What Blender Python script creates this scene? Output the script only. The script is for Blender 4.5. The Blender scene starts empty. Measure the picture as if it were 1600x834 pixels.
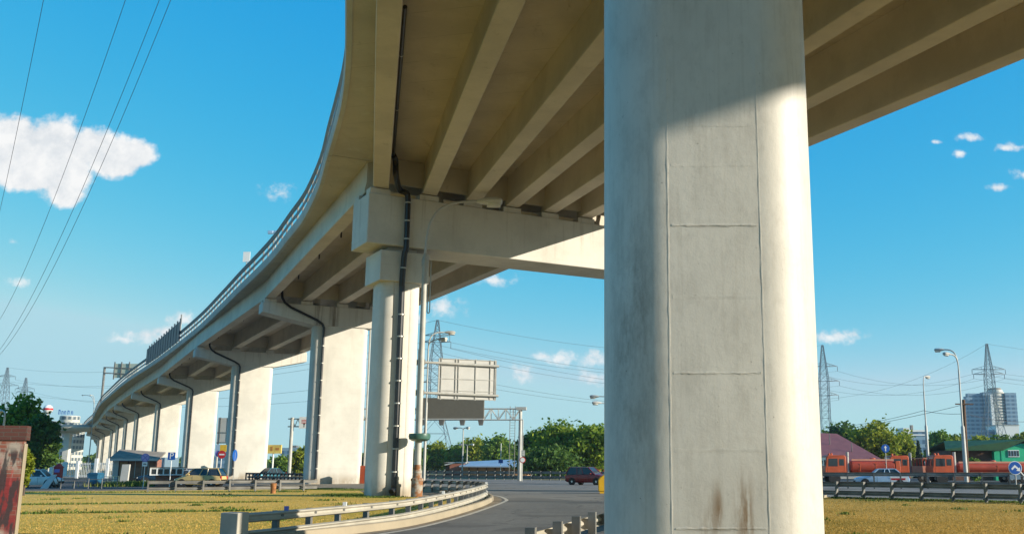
import bpy, bmesh, math, random
import numpy as np
from mathutils import Vector, Matrix
random.seed(7)
RNG = np.random.default_rng(11)
C = bpy.context.scene.collection
SC = bpy.context.scene
R = math.radians

# ------------------------------------------------------------------ camera
FPX, CXP, CYP, PITCH, EYE = 1556.0, 943.0, 417.0, R(11.31), 1.7
cam_d = bpy.data.cameras.new('camera'); cam = bpy.data.objects.new('camera', cam_d); C.objects.link(cam)
cam.location = (0, 0, EYE); cam.rotation_euler = (math.pi/2 + PITCH, 0, 0)
cam_d.sensor_width = 36; cam_d.lens = FPX*36/1600; cam_d.shift_x = (800-CXP)/1600
cam_d.clip_start = 0.1; cam_d.clip_end = 6000
SC.camera = cam
cP, sP = math.cos(PITCH), math.sin(PITCH)
def wx(px, Y, z=EYE):            # world X of a photograph column at depth Y
    return (px-CXP)/FPX*(Y*cP+(z-EYE)*sP)
def wz(py, Y):                   # world height of a photograph row at depth Y
    v = (CYP-py)/FPX
    return EYE+Y*(sP+v*cP)/(cP-v*sP)
def pt(px, py, Y):
    z = wz(py, Y); return Vector((wx(px, Y, z), Y, z))

# ------------------------------------------------------------------ light
SUN_AZ, SUN_EL = R(76), R(16.2)      # azimuth from -Y towards +X
S = Vector((math.sin(SUN_AZ)*math.cos(SUN_EL), -math.cos(SUN_AZ)*math.cos(SUN_EL), math.sin(SUN_EL)))
sun_d = bpy.data.lights.new('sun', 'SUN'); sun = bpy.data.objects.new('sun', sun_d); C.objects.link(sun)
sun.rotation_euler = S.to_track_quat('Z', 'Y').to_euler()
sun_d.energy = 4.25; sun_d.angle = R(0.3); sun_d.color = (1.0, 0.91, 0.76)
SC.view_settings.view_transform = 'Standard'; SC.view_settings.look = 'None'
SC.view_settings.gamma = 1.0; SC.view_settings.use_curve_mapping = False
SC.view_settings.exposure = 0.88
SKY_STRENGTH = 0.10

W = bpy.data.worlds.new('World'); SC.world = W; W.use_nodes = True
def build_world():
    nt = W.node_tree; nt.nodes.clear(); N = nt.nodes.new; L = nt.links.new
    out = N('ShaderNodeOutputWorld'); bg = N('ShaderNodeBackground'); L(bg.outputs[0], out.inputs[0])
    sky = N('ShaderNodeTexSky'); sky.sky_type = 'NISHITA'; sky.sun_disc = False
    sky.sun_elevation = SUN_EL; sky.sun_rotation = math.atan2(S.x, S.y)
    sky.altitude = 100; sky.air_density = 1.0; sky.dust_density = 0.25; sky.ozone_density = 1.6
    # colour grade of the sky towards the photograph's cyan blue: one power curve per colour channel
    ssp = N('ShaderNodeSeparateColor'); L(sky.outputs[0], ssp.inputs[0]); scb = N('ShaderNodeCombineColor')
    for k, (gain, pw) in enumerate(((0.09, 2.6), (1.27, 0.70), (3.42, 0.155))):
        lo = N('ShaderNodeMath'); lo.operation = 'MINIMUM'; L(ssp.outputs[k], lo.inputs[0]); lo.inputs[1].default_value = (3.55, 5.0, 5.2)[k]
        po = N('ShaderNodeMath'); po.operation = 'POWER'; L(lo.outputs[0], po.inputs[0]); po.inputs[1].default_value = pw
        mu = N('ShaderNodeMath'); mu.operation = 'MULTIPLY'; L(po.outputs[0], mu.inputs[0]); mu.inputs[1].default_value = gain; L(mu.outputs[0], scb.inputs[k])
    # clouds: fixed places in the sky, in world directions (gnomonic round +Y)
    tc = N('ShaderNodeTexCoord'); sep = N('ShaderNodeSeparateXYZ'); L(tc.outputs['Generated'], sep.inputs[0])
    def M(op, a, b=None, c=None, clamp=False):
        n = N('ShaderNodeMath'); n.operation = op; n.use_clamp = clamp
        for k, v in enumerate((a, b, c)):
            if v is None: continue
            if isinstance(v, (int, float)): n.inputs[k].default_value = v
            else: L(v, n.inputs[k])
        return n.outputs[0]
    ys = M('MAXIMUM', sep.outputs[1], 0.05)
    u = M('DIVIDE', sep.outputs[0], ys); v = M('DIVIDE', sep.outputs[2], ys)
    cmb = N('ShaderNodeCombineXYZ'); L(u, cmb.inputs[0]); L(v, cmb.inputs[1])
    nz = N('ShaderNodeTexNoise'); nz.inputs['Scale'].default_value = 26; nz.inputs['Detail'].default_value = 7; nz.inputs['Roughness'].default_value = 0.62
    L(cmb.outputs[0], nz.inputs['Vector'])
    nz2 = N('ShaderNodeTexNoise'); nz2.inputs['Scale'].default_value = 60; nz2.inputs['Detail'].default_value = 6; nz2.inputs['Roughness'].default_value = 0.6
    L(cmb.outputs[0], nz2.inputs['Vector'])
    def blobs(lst):
        acc = None
        for (px, py, rx, ry) in lst:
            d = Vector(((px-CXP)/FPX, cP-(CYP-py)/FPX*sP, sP+(CYP-py)/FPX*cP))
            uu, vv = d.x/d.y, d.z/d.y
            mp = N('ShaderNodeVectorMath'); mp.operation = 'SUBTRACT'; mp.inputs[1].default_value = (uu, vv, 0); L(cmb.outputs[0], mp.inputs[0])
            sc = N('ShaderNodeVectorMath'); sc.operation = 'MULTIPLY'; sc.inputs[1].default_value = (FPX/rx, FPX/ry, 0); L(mp.outputs[0], sc.inputs[0])
            ln = N('ShaderNodeVectorMath'); ln.operation = 'LENGTH'; L(sc.outputs[0], ln.inputs[0])
            val = M('SUBTRACT', 1.0, ln.outputs['Value'])
            if acc is None: acc = val
            else:
                n = N('ShaderNodeMath'); n.operation = 'SMOOTH_MAX'; L(acc, n.inputs[0]); L(val, n.inputs[1]); n.inputs[2].default_value = 0.15; acc = n.outputs[0]
        return acc
    big = blobs([(20,228,90,72),(75,238,90,78),(-40,240,90,80),(100,270,60,62),(140,232,62,44),(185,248,60,46),(207,243,46,34),(55,275,90,34),(-120,250,120,80),(105,305,34,26),(-200,200,120,90)])
    small = blobs([(437,303,34,15),(425,307,22,12),(690,480,46,20),(700,478,30,14),(770,437,40,14),(820,582,24,18),(812,590,20,12),(875,560,34,16),(925,562,38,18),(850,556,20,10),(930,590,50,14),
                   (1315,524,46,14),(1295,526,30,12),(225,524,58,13),(195,530,40,11),(255,518,40,10),(1497,240,16,8),(1515,215,24,8),(1573,231,36,9),(1600,274,26,11),(1560,294,24,9),(1462,222,14,5),(30,442,20,10),(20,378,14,7),(285,497,28,13),(640,500,40,14),
                   (1150,480,60,16),(1210,300,50,12),(1800,420,90,26),(1950,260,120,40),(-260,480,90,22),(900,120,60,14)])
    dis = M('MULTIPLY', M('SUBTRACT', nz.outputs[0], 0.5), 1.05)
    dis2 = M('MULTIPLY', M('SUBTRACT', nz2.outputs[0], 0.5), 2.6)
    def sstep(x, a, b):
        n = N('ShaderNodeMapRange'); n.interpolation_type = 'SMOOTHSTEP'; L(x, n.inputs[0]); n.inputs[1].default_value = a; n.inputs[2].default_value = b; return n.outputs[0]
    mb = sstep(M('ADD', big, M('ADD', dis, M('MULTIPLY', dis2, 0.16))), 0.08, 0.42)
    ms = M('MULTIPLY', sstep(M('ADD', small, M('MULTIPLY', dis2, 1.25)), 0.0, 1.25), 0.9)
    mask = M('MAXIMUM', mb, ms)
    mask = M('MULTIPLY', mask, M('GREATER_THAN', sep.outputs[1], 0.1))
    body = M('ADD', M('MULTIPLY', nz.outputs[0], 0.7), M('MULTIPLY', nz2.outputs[0], 0.3))
    cr = N('ShaderNodeValToRGB'); cr.color_ramp.elements[0].position = 0.36; cr.color_ramp.elements[0].color = (3.8, 4.05, 4.3, 1)
    cr.color_ramp.elements[1].position = 0.58; cr.color_ramp.elements[1].color = (5.3, 5.3, 5.25, 1); L(body, cr.inputs[0])
    mx = N('ShaderNodeMix'); mx.data_type = 'RGBA'; L(mask, mx.inputs[0]); L(scb.outputs[0], mx.inputs[6]); L(cr.outputs[0], mx.inputs[7])
    L(mx.outputs[2], bg.inputs[0]); bg.inputs[1].default_value = SKY_STRENGTH
build_world()

# ------------------------------------------------------------------ materials
MATS = {}
def nodes_of(m): return m.node_tree.nodes, m.node_tree.links
def mat(name, col, rough=0.7, metal=0.0, var=0.12, scale=3.0, bump=0.0, bscale=30.0, spec=0.4, emit=None):
    if name in MATS: return MATS[name]
    m = bpy.data.materials.new(name); m.use_nodes = True; N, L = nodes_of(m); b = N['Principled BSDF']
    b.inputs['Roughness'].default_value = rough; b.inputs['Metallic'].default_value = metal; b.inputs['Specular IOR Level'].default_value = spec
    g = N.new('ShaderNodeTexCoord')
    t = N.new('ShaderNodeTexNoise'); t.inputs['Scale'].default_value = scale; t.inputs['Detail'].default_value = 6; L.new(g.outputs['Object'], t.inputs['Vector'])
    r = N.new('ShaderNodeValToRGB'); e = r.color_ramp.elements
    e[0].position = 0.3; e[1].position = 0.7
    e[0].color = tuple(max(0, c*(1-var)) for c in col)+(1,); e[1].color = tuple(min(1, c*(1+var)) for c in col)+(1,)
    L.new(t.outputs[0], r.inputs[0]); L.new(r.outputs[0], b.inputs['Base Color'])
    if bump:
        t2 = N.new('ShaderNodeTexNoise'); t2.inputs['Scale'].default_value = bscale; t2.inputs['Detail'].default_value = 5; L.new(g.outputs['Object'], t2.inputs['Vector'])
        bp = N.new('ShaderNodeBump'); bp.inputs['Strength'].default_value = bump; bp.inputs['Distance'].default_value = 0.02
        L.new(t2.outputs[0], bp.inputs['Height']); L.new(bp.outputs[0], b.inputs['Normal'])
    MATS[name] = m; return m

def concrete(name, col, stain=(0.22,0.18,0.12), stain_amt=0.35, streak=0.5, bump=0.25, extra=None, rough=0.72, spec=0.35):
    """painted / bare concrete: blotches, vertical streaks, pores; all in world metres"""
    m = bpy.data.materials.new(name); m.use_nodes = True; N, L = nodes_of(m); b = N['Principled BSDF']
    b.inputs['Roughness'].default_value = rough; b.inputs['Specular IOR Level'].default_value = spec
    g = N.new('ShaderNodeNewGeometry')
    def noise(sc, det=6, vec=(1,1,1), rg=0.6):
        mp = N.new('ShaderNodeMapping'); mp.inputs['Scale'].default_value = vec; L.new(g.outputs['Position'], mp.inputs[0])
        t = N.new('ShaderNodeTexNoise'); t.inputs['Scale'].default_value = sc; t.inputs['Detail'].default_value = det; t.inputs['Roughness'].default_value = rg
        L.new(mp.outputs[0], t.inputs['Vector']); return t.outputs[0]
    def ramp(x, a, b_, c0=0.0, c1=1.0):
        r = N.new('ShaderNodeMapRange'); r.interpolation_type = 'SMOOTHSTEP'; L.new(x, r.inputs[0]); r.inputs[1].default_value = a; r.inputs[2].default_value = b_
        r.inputs[3].default_value = c0; r.inputs[4].default_value = c1; return r.outputs[0]
    def mul(a, b_):
        n = N.new('ShaderNodeMath'); n.operation = 'MULTIPLY'
        for k, v in enumerate((a, b_)):
            if isinstance(v, (int, float)): n.inputs[k].default_value = v
            else: L.new(v, n.inputs[k])
        return n.outputs[0]
    def mixc(f, a, b_):
        n = N.new('ShaderNodeMix'); n.data_type = 'RGBA'
        if isinstance(f, (int, float)): n.inputs[0].default_value = f
        else: L.new(f, n.inputs[0])
        for k, v in ((6, a), (7, b_)):
            if isinstance(v, tuple): n.inputs[k].default_value = v+(1,)
            else: L.new(v, n.inputs[k])
        return n.outputs[2]
    big = noise(0.35, 5); fine = noise(6, 6, rg=0.7)
    c = mixc(ramp(big, 0.35, 0.65), tuple(k*0.9 for k in col), tuple(k*1.06 for k in col))
    c = mixc(mul(ramp(fine, 0.5, 0.75), 0.25), c, tuple(k*0.72 for k in col))
    st = ramp(noise(1.5, 5, (1, 1, 0.12)), 0.55, 0.75)
    c = mixc(mul(mul(st, ramp(noise(0.5, 4), 0.45, 0.7)), streak), c, stain)
    c = mixc(mul(ramp(noise(2.2, 7, rg=0.75), 0.6, 0.8), stain_amt), c, stain)
    if extra: c = extra(N, L, g, noise, ramp, mul, mixc, c)
    L.new(c, b.inputs['Base Color'])
    bp = N.new('ShaderNodeBump'); bp.inputs['Strength'].default_value = bump; bp.inputs['Distance'].default_value = 0.015
    L.new(noise(11, 8, rg=0.78), bp.inputs['Height']); L.new(bp.outputs[0], b.inputs['Normal'])
    MATS[name] = m; return m

CON = (0.60, 0.57, 0.50)
def pier_extra(N, L, g, noise, ramp, mul, mixc, c):
    sp = N.new('ShaderNodeSeparateXYZ'); L.new(g.outputs['Position'], sp.inputs[0]); z = sp.outputs[2]
    c = mixc(mul(ramp(z, 1.3, 0.0), mul(ramp(noise(1.1, 6, (1,1,0.5)), 0.3, 0.6), 0.75)), c, (0.24,0.17,0.09))
    st = ramp(noise(2.6, 5, (1,1,0.05), 0.6), 0.54, 0.70)
    c = mixc(mul(mul(st, ramp(z, 13.9, 16.8)), 0.34), c, (0.25,0.20,0.13))
    c = mixc(mul(mul(ramp(noise(1.3, 5, (1,1,0.04), 0.6), 0.58, 0.72), ramp(z, 3.0, 12.0)), 0.20), c, (0.30,0.25,0.17))
    d = N.new('ShaderNodeMath'); d.operation = 'MULTIPLY'; L.new(z, d.inputs[0]); d.inputs[1].default_value = 0.68
    f = N.new('ShaderNodeMath'); f.operation = 'FRACT'; L.new(d.outputs[0], f.inputs[0])
    c = mixc(mul(ramp(f.outputs[0], 0.03, 0.0), mul(ramp(noise(0.9,3), 0.4, 0.6), 0.22)), c, (0.28,0.23,0.16))
    return c
m_con = concrete('pale_concrete', CON, stain_amt=0.18, streak=0.4, extra=pier_extra)
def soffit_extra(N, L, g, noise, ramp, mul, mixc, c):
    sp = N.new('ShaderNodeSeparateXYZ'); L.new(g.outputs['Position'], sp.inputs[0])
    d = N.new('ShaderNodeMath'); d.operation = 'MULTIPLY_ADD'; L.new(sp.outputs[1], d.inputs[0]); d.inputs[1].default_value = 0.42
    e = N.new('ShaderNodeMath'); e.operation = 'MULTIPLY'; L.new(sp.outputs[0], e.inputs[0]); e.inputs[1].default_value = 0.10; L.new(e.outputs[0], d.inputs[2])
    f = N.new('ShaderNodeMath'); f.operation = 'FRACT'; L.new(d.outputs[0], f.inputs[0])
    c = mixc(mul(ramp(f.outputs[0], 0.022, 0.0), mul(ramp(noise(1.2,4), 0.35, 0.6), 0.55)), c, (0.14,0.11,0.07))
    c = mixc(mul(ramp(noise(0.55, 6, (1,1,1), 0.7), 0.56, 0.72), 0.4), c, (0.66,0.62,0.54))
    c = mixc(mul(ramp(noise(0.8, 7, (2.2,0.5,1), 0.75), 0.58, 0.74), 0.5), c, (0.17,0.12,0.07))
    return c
def girder_extra(N, L, g, noise, ramp, mul, mixc, c):
    c = mixc(mul(ramp(noise(0.5, 6, (1,1,1), 0.7), 0.55, 0.72), 0.25), c, (0.66,0.60,0.50))
    c = mixc(mul(ramp(noise(1.1, 7, (1,1,0.4), 0.75), 0.6, 0.76), 0.45), c, (0.20,0.14,0.08))
    c = mixc(mul(ramp(noise(22, 3), 0.70, 0.77), 0.4), c, (0.15,0.11,0.07))
    return c
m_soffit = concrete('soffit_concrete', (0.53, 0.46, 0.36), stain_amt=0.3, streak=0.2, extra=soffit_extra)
m_girder = concrete('girder_concrete', (0.62, 0.55, 0.44), stain_amt=0.22, streak=0.3, extra=girder_extra)
m_fascia = concrete('fascia_concrete', (0.52, 0.50, 0.45), stain_amt=0.22, streak=0.5)
m_kerb = concrete('kerb_concrete', (0.34, 0.285, 0.20), stain_amt=0.4, streak=0.0)
m_slabc = concrete('old_concrete', (0.50, 0.48, 0.43), stain_amt=0.3, streak=0.3)
def near_extra(N, L, g, noise, ramp, mul, mixc, c):
    sp = N.new('ShaderNodeSeparateXYZ'); L.new(g.outputs['Position'], sp.inputs[0])
    x, y, z = sp.outputs
    def band(v, c0, w):
        n = N.new('ShaderNodeMath'); n.operation = 'SUBTRACT'; L.new(v, n.inputs[0]); n.inputs[1].default_value = c0
        a = N.new('ShaderNodeMath'); a.operation = 'ABSOLUTE'; L.new(n.outputs[0], a.inputs[0])
        return ramp(a.outputs[0], w, 0.0)
    grime = (0.13, 0.105, 0.075)
    # dark smears on the left flank, in metres on the column
    sm = mul(mul(band(x, 0.30, 0.40), ramp(noise(1.3, 8, (2.2, 1, 0.6), 0.8), 0.42, 0.68)), band(z, 2.9, 3.0))
    c = mixc(mul(sm, 0.68), c, (0.15,0.115,0.08))
    # rusty-brown runs low on the flat panel
    for (cx, w, zt, zb, amt) in ((1.10, 0.035, 1.55, 1.05, 0.75), (1.37, 0.05, 1.62, 0.75, 0.8), (1.30, 0.05, 1.6, 0.9, 0.4), (1.04, 0.03, 1.5, 0.9, 0.35), (0.98, 0.06, 1.45, 0.7, 0.35)):
        f = mul(mul(band(x, cx, w*2.2), band(z, (zt+zb)/2, (zt-zb)*0.75)), ramp(noise(5, 6, (2.5, 1, 0.35), 0.7), 0.36, 0.6))
        c = mixc(mul(f, amt*1.25), c, (0.20, 0.12, 0.055))
    c = mixc(mul(mul(band(z, 0.55, 0.6), ramp(noise(3, 6, (1, 1, 0.3)), 0.4, 0.65)), 0.5), c, grime)
    pan = band(x, 1.135, 0.58)
    brk = ramp(noise(6, 5), 0.35, 0.6)
    for zz, am in ((4.075,0.5),(2.585,0.5),(1.105,0.45),(3.35,0.16),(1.85,0.18)): c = mixc(mul(mul(mul(band(z, zz, 0.022), pan), brk), am), c, grime)
    # mottled skin, fine vertical wash marks and scattered pits
    c = mixc(mul(ramp(noise(3.5, 8, (1,1,0.5), 0.78), 0.46, 0.66), 0.32), c, (0.36, 0.33, 0.28))
    c = mixc(mul(ramp(noise(9, 4, (3,3,0.10), 0.6), 0.5, 0.7), 0.16), c, (0.30, 0.27, 0.21))
    c = mixc(mul(ramp(noise(26, 3), 0.70, 0.76), 0.6), c, grime)
    c = mixc(mul(ramp(noise(0.9, 6, (1.6,1.6,0.6), 0.75), 0.55, 0.72), 0.30), c, (0.22, 0.19, 0.14))
    return c
m_near = concrete('weathered_column_concrete', (0.57, 0.54, 0.475), stain_amt=0.22, streak=0.35, bump=0.24, extra=near_extra, rough=0.5, spec=0.5)
def cap3_extra(N, L, g, noise, ramp, mul, mixc, c):
    c = pier_extra(N, L, g, noise, ramp, mul, mixc, c)
    sp = N.new('ShaderNodeSeparateXYZ'); L.new(g.outputs['Position'], sp.inputs[0])
    for cx, w in ((-28.3,0.55),(-27.0,0.6)):
        n = N.new('ShaderNodeMath'); n.operation = 'SUBTRACT'; L.new(sp.outputs[0], n.inputs[0]); n.inputs[1].default_value = cx
        a = N.new('ShaderNodeMath'); a.operation = 'ABSOLUTE'; L.new(n.outputs[0], a.inputs[0])
        c = mixc(mul(mul(ramp(a.outputs[0], w, 0.0), ramp(noise(3, 5, (1.5,1.5,0.1)), 0.35, 0.6)), 0.8), c, (0.12,0.075,0.04))
    return c
m_stainc = concrete('stained_cap_concrete', CON, stain_amt=0.2, streak=0.45, extra=cap3_extra)

m_steel = mat('galvanised_steel', (0.36, 0.355, 0.33), 0.5, 0.45, 0.18, 2.0)
m_railpaint = mat('dusty_white_rail_paint', (0.40, 0.37, 0.305), 0.62, 0.0, 0.18, 1.4, 0.15, 20)
m_railgrey = mat('grey_rail_steel', (0.24, 0.235, 0.22), 0.55, 0.3, 0.25, 1.2)
m_post = mat('dark_post_steel', (0.17, 0.165, 0.15), 0.6, 0.3, 0.3, 2.0)
m_pole = mat('weathered_grey_pole', (0.42, 0.41, 0.37), 0.6, 0.1, 0.14, 1.5)
m_rust = mat('rusty_iron', (0.30, 0.13, 0.045), 0.85, 0.1, 0.5, 6.0, 0.4, 30)
m_rustpaint = mat('rust_patched_grey_paint', (0.33, 0.22, 0.13), 0.8, 0.1, 0.2, 3.0, 0.3, 20)
_r = [n for n in m_rustpaint.node_tree.nodes if n.type == 'VALTORGB'][0].color_ramp.elements; _r[0].color = (0.36,0.33,0.28,1); _r[1].color = (0.26,0.11,0.04,1); _r[0].position = 0.42; _r[1].position = 0.58
m_pipe = mat('black_drain_pipe', (0.022, 0.021, 0.022), 0.35, 0.0, 0.3, 3.0, spec=0.5)
m_band = mat('pale_pipe_clamp', (0.50, 0.48, 0.42), 0.5, 0.4)
m_black = mat('black_rubber', (0.018, 0.018, 0.018), 0.8)
m_glass = mat('dark_window_glass', (0.03, 0.035, 0.04), 0.08, 0.0, 0.1, spec=0.6)
m_white = mat('white_paint', (0.76, 0.75, 0.71), 0.5, 0.0, 0.06, 2.0)
m_chrome = mat('silver_wheel', (0.5, 0.5, 0.5), 0.35, 0.7)
m_orange = mat('orange_vehicle_paint', (0.50, 0.085, 0.025), 0.5, 0.0, 0.15, 1.2)
m_dkorange = mat('red_orange_tank_paint', (0.36, 0.045, 0.018), 0.5, 0.0, 0.18, 0.9)
m_paleorange = mat('faded_orange_paint', (0.62, 0.26, 0.16), 0.6, 0.0, 0.15, 1.2)
m_yellow = mat('yellow_plastic', (0.72, 0.40, 0.015), 0.5, 0.0, 0.08, 2.0)
m_blue = mat('blue_sign_face', (0.012, 0.09, 0.36), 0.4, 0.0, 0.04)
m_lilac = mat('faded_violet_sign_face', (0.24, 0.20, 0.52), 0.5, 0.0, 0.05)
m_red = mat('red_sign_face', (0.50, 0.02, 0.02), 0.45, 0.0, 0.05)
m_signback = mat('grey_sign_back', (0.50, 0.49, 0.46), 0.5, 0.1, 0.08, 0.8)
m_darkboard = mat('dark_display_board', (0.135, 0.12, 0.092), 0.5, 0.0, 0.06)
m_green = mat('green_painted_boards', (0.012, 0.42, 0.20), 0.6, 0.0, 0.08, 2.0)
m_dkgreen = mat('dark_green_roof', (0.016, 0.075, 0.022), 0.65, 0.0, 0.22, 1.5)
m_maroon = mat('maroon_metal_roof', (0.20, 0.075, 0.07), 0.55, 0.0, 0.12, 1.0)
m_brown = mat('brown_boarding', (0.12, 0.055, 0.035), 0.8, 0.0, 0.25, 2.0)
m_teal = mat('sea_green_lamp_bowl', (0.05, 0.13, 0.10), 0.4, 0.0, 0.2, 4.0)
m_pylon = mat('pylon_steel', (0.16, 0.19, 0.21), 0.6, 0.3, 0.1)
m_wire = mat('overhead_cable', (0.05, 0.05, 0.055), 0.6)
m_bluemetal = mat('blue_bin_paint', (0.02, 0.11, 0.20), 0.55, 0.0, 0.2)
m_bluegrey = mat('blue_grey_container', (0.14, 0.21, 0.27), 0.6, 0.0, 0.08)
m_wood = mat('brown_wood_pole', (0.12, 0.065, 0.035), 0.85, 0.0, 0.25, 3.0)
m_bark = mat('tree_bark', (0.075, 0.055, 0.04), 0.9, 0.0, 0.35, 5.0, 0.5, 14)
m_lens = mat('street_lamp_lens', (0.62, 0.60, 0.52), 0.3, 0.0, 0.05)
m_roofgrey = mat('grey_felt_roof', (0.27, 0.23, 0.18), 1.0, 0.0, 0.25, 1.5)
m_tan = mat('tan_door_boards', (0.36, 0.20, 0.10), 0.7, 0.0, 0.15, 2.0)
m_rustboard = mat('red_brown_boards', (0.24, 0.12, 0.075), 0.8, 0.0, 0.3, 1.8)
m_roofblue = mat('pale_blue_metal_roof', (0.33, 0.40, 0.48), 0.4, 0.2, 0.12, 0.5)
m_noise = mat('dark_blue_barrier_panel', (0.022, 0.04, 0.06), 0.5, 0.0, 0.2)
m_gold = mat('champagne_car_paint', (0.56, 0.40, 0.16), 0.3, 0.0, 0.05)
m_silver = mat('silver_blue_car_paint', (0.42, 0.46, 0.50), 0.3, 0.1, 0.05)
m_dkred = mat('maroon_car_paint', (0.19, 0.012, 0.014), 0.25, 0.2, 0.05, spec=0.6)
m_navy = mat('dark_blue_car_paint', (0.015, 0.035, 0.06), 0.3, 0.3, 0.05)
m_tealcar = mat('teal_car_paint', (0.03, 0.13, 0.17), 0.3, 0.4, 0.05)
m_skyblue = mat('light_blue_white_car_paint', (0.36, 0.50, 0.64), 0.3, 0.2, 0.05)
m_lamp_red = mat('red_tail_lamp', (0.4, 0.01, 0.01), 0.3)
m_headlamp = mat('clear_headlamp', (0.75, 0.74, 0.68), 0.15, 0.0, 0.03, spec=0.7)

def brick(name, c1, c2, mortar, scale=1.0, extra=None):
    m = bpy.data.materials.new(name); m.use_nodes = True; N, L = nodes_of(m); b = N['Principled BSDF']; b.inputs['Roughness'].default_value = 0.85
    tc = N.new('ShaderNodeTexCoord'); sp = N.new('ShaderNodeSeparateXYZ'); L.new(tc.outputs['Object'], sp.inputs[0])
    ad = N.new('ShaderNodeMath'); ad.operation = 'ADD'; L.new(sp.outputs[0], ad.inputs[0]); L.new(sp.outputs[1], ad.inputs[1])
    cm = N.new('ShaderNodeCombineXYZ'); L.new(ad.outputs[0], cm.inputs[0]); L.new(sp.outputs[2], cm.inputs[1])
    bt = N.new('ShaderNodeTexBrick'); bt.inputs['Scale'].default_value = scale; bt.inputs['Color1'].default_value = c1+(1,); bt.inputs['Color2'].default_value = c2+(1,); bt.inputs['Mortar'].default_value = mortar+(1,)
    bt.inputs['Brick Width'].default_value = 0.25; bt.inputs['Row Height'].default_value = 0.075; bt.inputs['Mortar Size'].default_value = 0.008
    L.new(cm.outputs[0], bt.inputs['Vector'])
    c = bt.outputs[0]
    if extra: c = extra(N, L, sp, tc, c)
    L.new(c, b.inputs['Base Color'])
    bp = N.new('ShaderNodeBump'); bp.inputs['Strength'].default_value = 0.6; bp.inputs['Distance'].default_value = 0.01; L.new(bt.outputs['Fac'], bp.inputs['Height']); bp.invert = True; L.new(bp.outputs[0], b.inputs['Normal'])
    MATS[name] = m; return m
def graffiti(N, L, sp, tc, c):
    def mr(x, a, b_):
        r = N.new('ShaderNodeMapRange'); r.interpolation_type = 'SMOOTHSTEP'; L.new(x, r.inputs[0]); r.inputs[1].default_value = a; r.inputs[2].default_value = b_; return r.outputs[0]
    def no(sc, vec, det=4):
        mp = N.new('ShaderNodeMapping'); mp.inputs['Scale'].default_value = vec; L.new(tc.outputs['Object'], mp.inputs[0])
        t = N.new('ShaderNodeTexNoise'); t.inputs['Scale'].default_value = sc; t.inputs['Detail'].default_value = det; L.new(mp.outputs[0], t.inputs['Vector']); return t.outputs[0]
    def mul(a, b_):
        n = N.new('ShaderNodeMath'); n.operation = 'MULTIPLY'
        for k, v in enumerate((a, b_)):
            if isinstance(v, (int, float)): n.inputs[k].default_value = v
            else: L.new(v, n.inputs[k])
        return n.outputs[0]
    def mix(f, a, b_):
        n = N.new('ShaderNodeMix'); n.data_type = 'RGBA'; L.new(f, n.inputs[0])
        for k, v in ((6, a), (7, b_)):
            if isinstance(v, tuple): n.inputs[k].default_value = v+(1,)
            else: L.new(v, n.inputs[k])
        return n.outputs[2]
    z = sp.outputs[2]
    white = mul(mr(z, 2.17, 2.11), mr(z, 1.5, 1.75))
    c = mix(mul(white, mr(no(6, (1, 1, 0.6)), 0.42, 0.60)), c, (0.30, 0.26, 0.22))
    low = mr(z, 0.75, 0.35)
    c = mix(mul(low, mr(no(4, (1, 1, 1)), 0.3, 0.5)), c, (0.40, 0.36, 0.30))
    redz = mul(mr(z, 1.95, 1.55), mr(z, 0.25, 0.6))
    c = mix(mul(redz, mr(no(1.6, (1, 1, 0.5)), 0.40, 0.52)), c, (0.17, 0.018, 0.02))
    c = mix(mul(redz, mr(no(2.6, (1, 1, 0.25)), 0.54, 0.60)), c, (0.42, 0.05, 0.05))
    blk = mul(mr(z, 2.1, 1.9), mr(no(3.4, (2.0, 2.0, 0.5), 5), 0.47, 0.53))
    c = mix(mul(blk, 0.9), c, (0.025, 0.022, 0.025))
    return c
m_graf = brick('graffiti_brick', (0.20, 0.065, 0.04), (0.16, 0.05, 0.035), (0.22, 0.18, 0.15), 1.0, graffiti)
m_capbrick = brick('red_brick_coping', (0.085, 0.028, 0.02), (0.065, 0.022, 0.017), (0.07, 0.055, 0.045))
m_brick = brick('plain_red_brick', (0.34, 0.12, 0.07), (0.28, 0.09, 0.055), (0.25, 0.2, 0.17))

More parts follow.
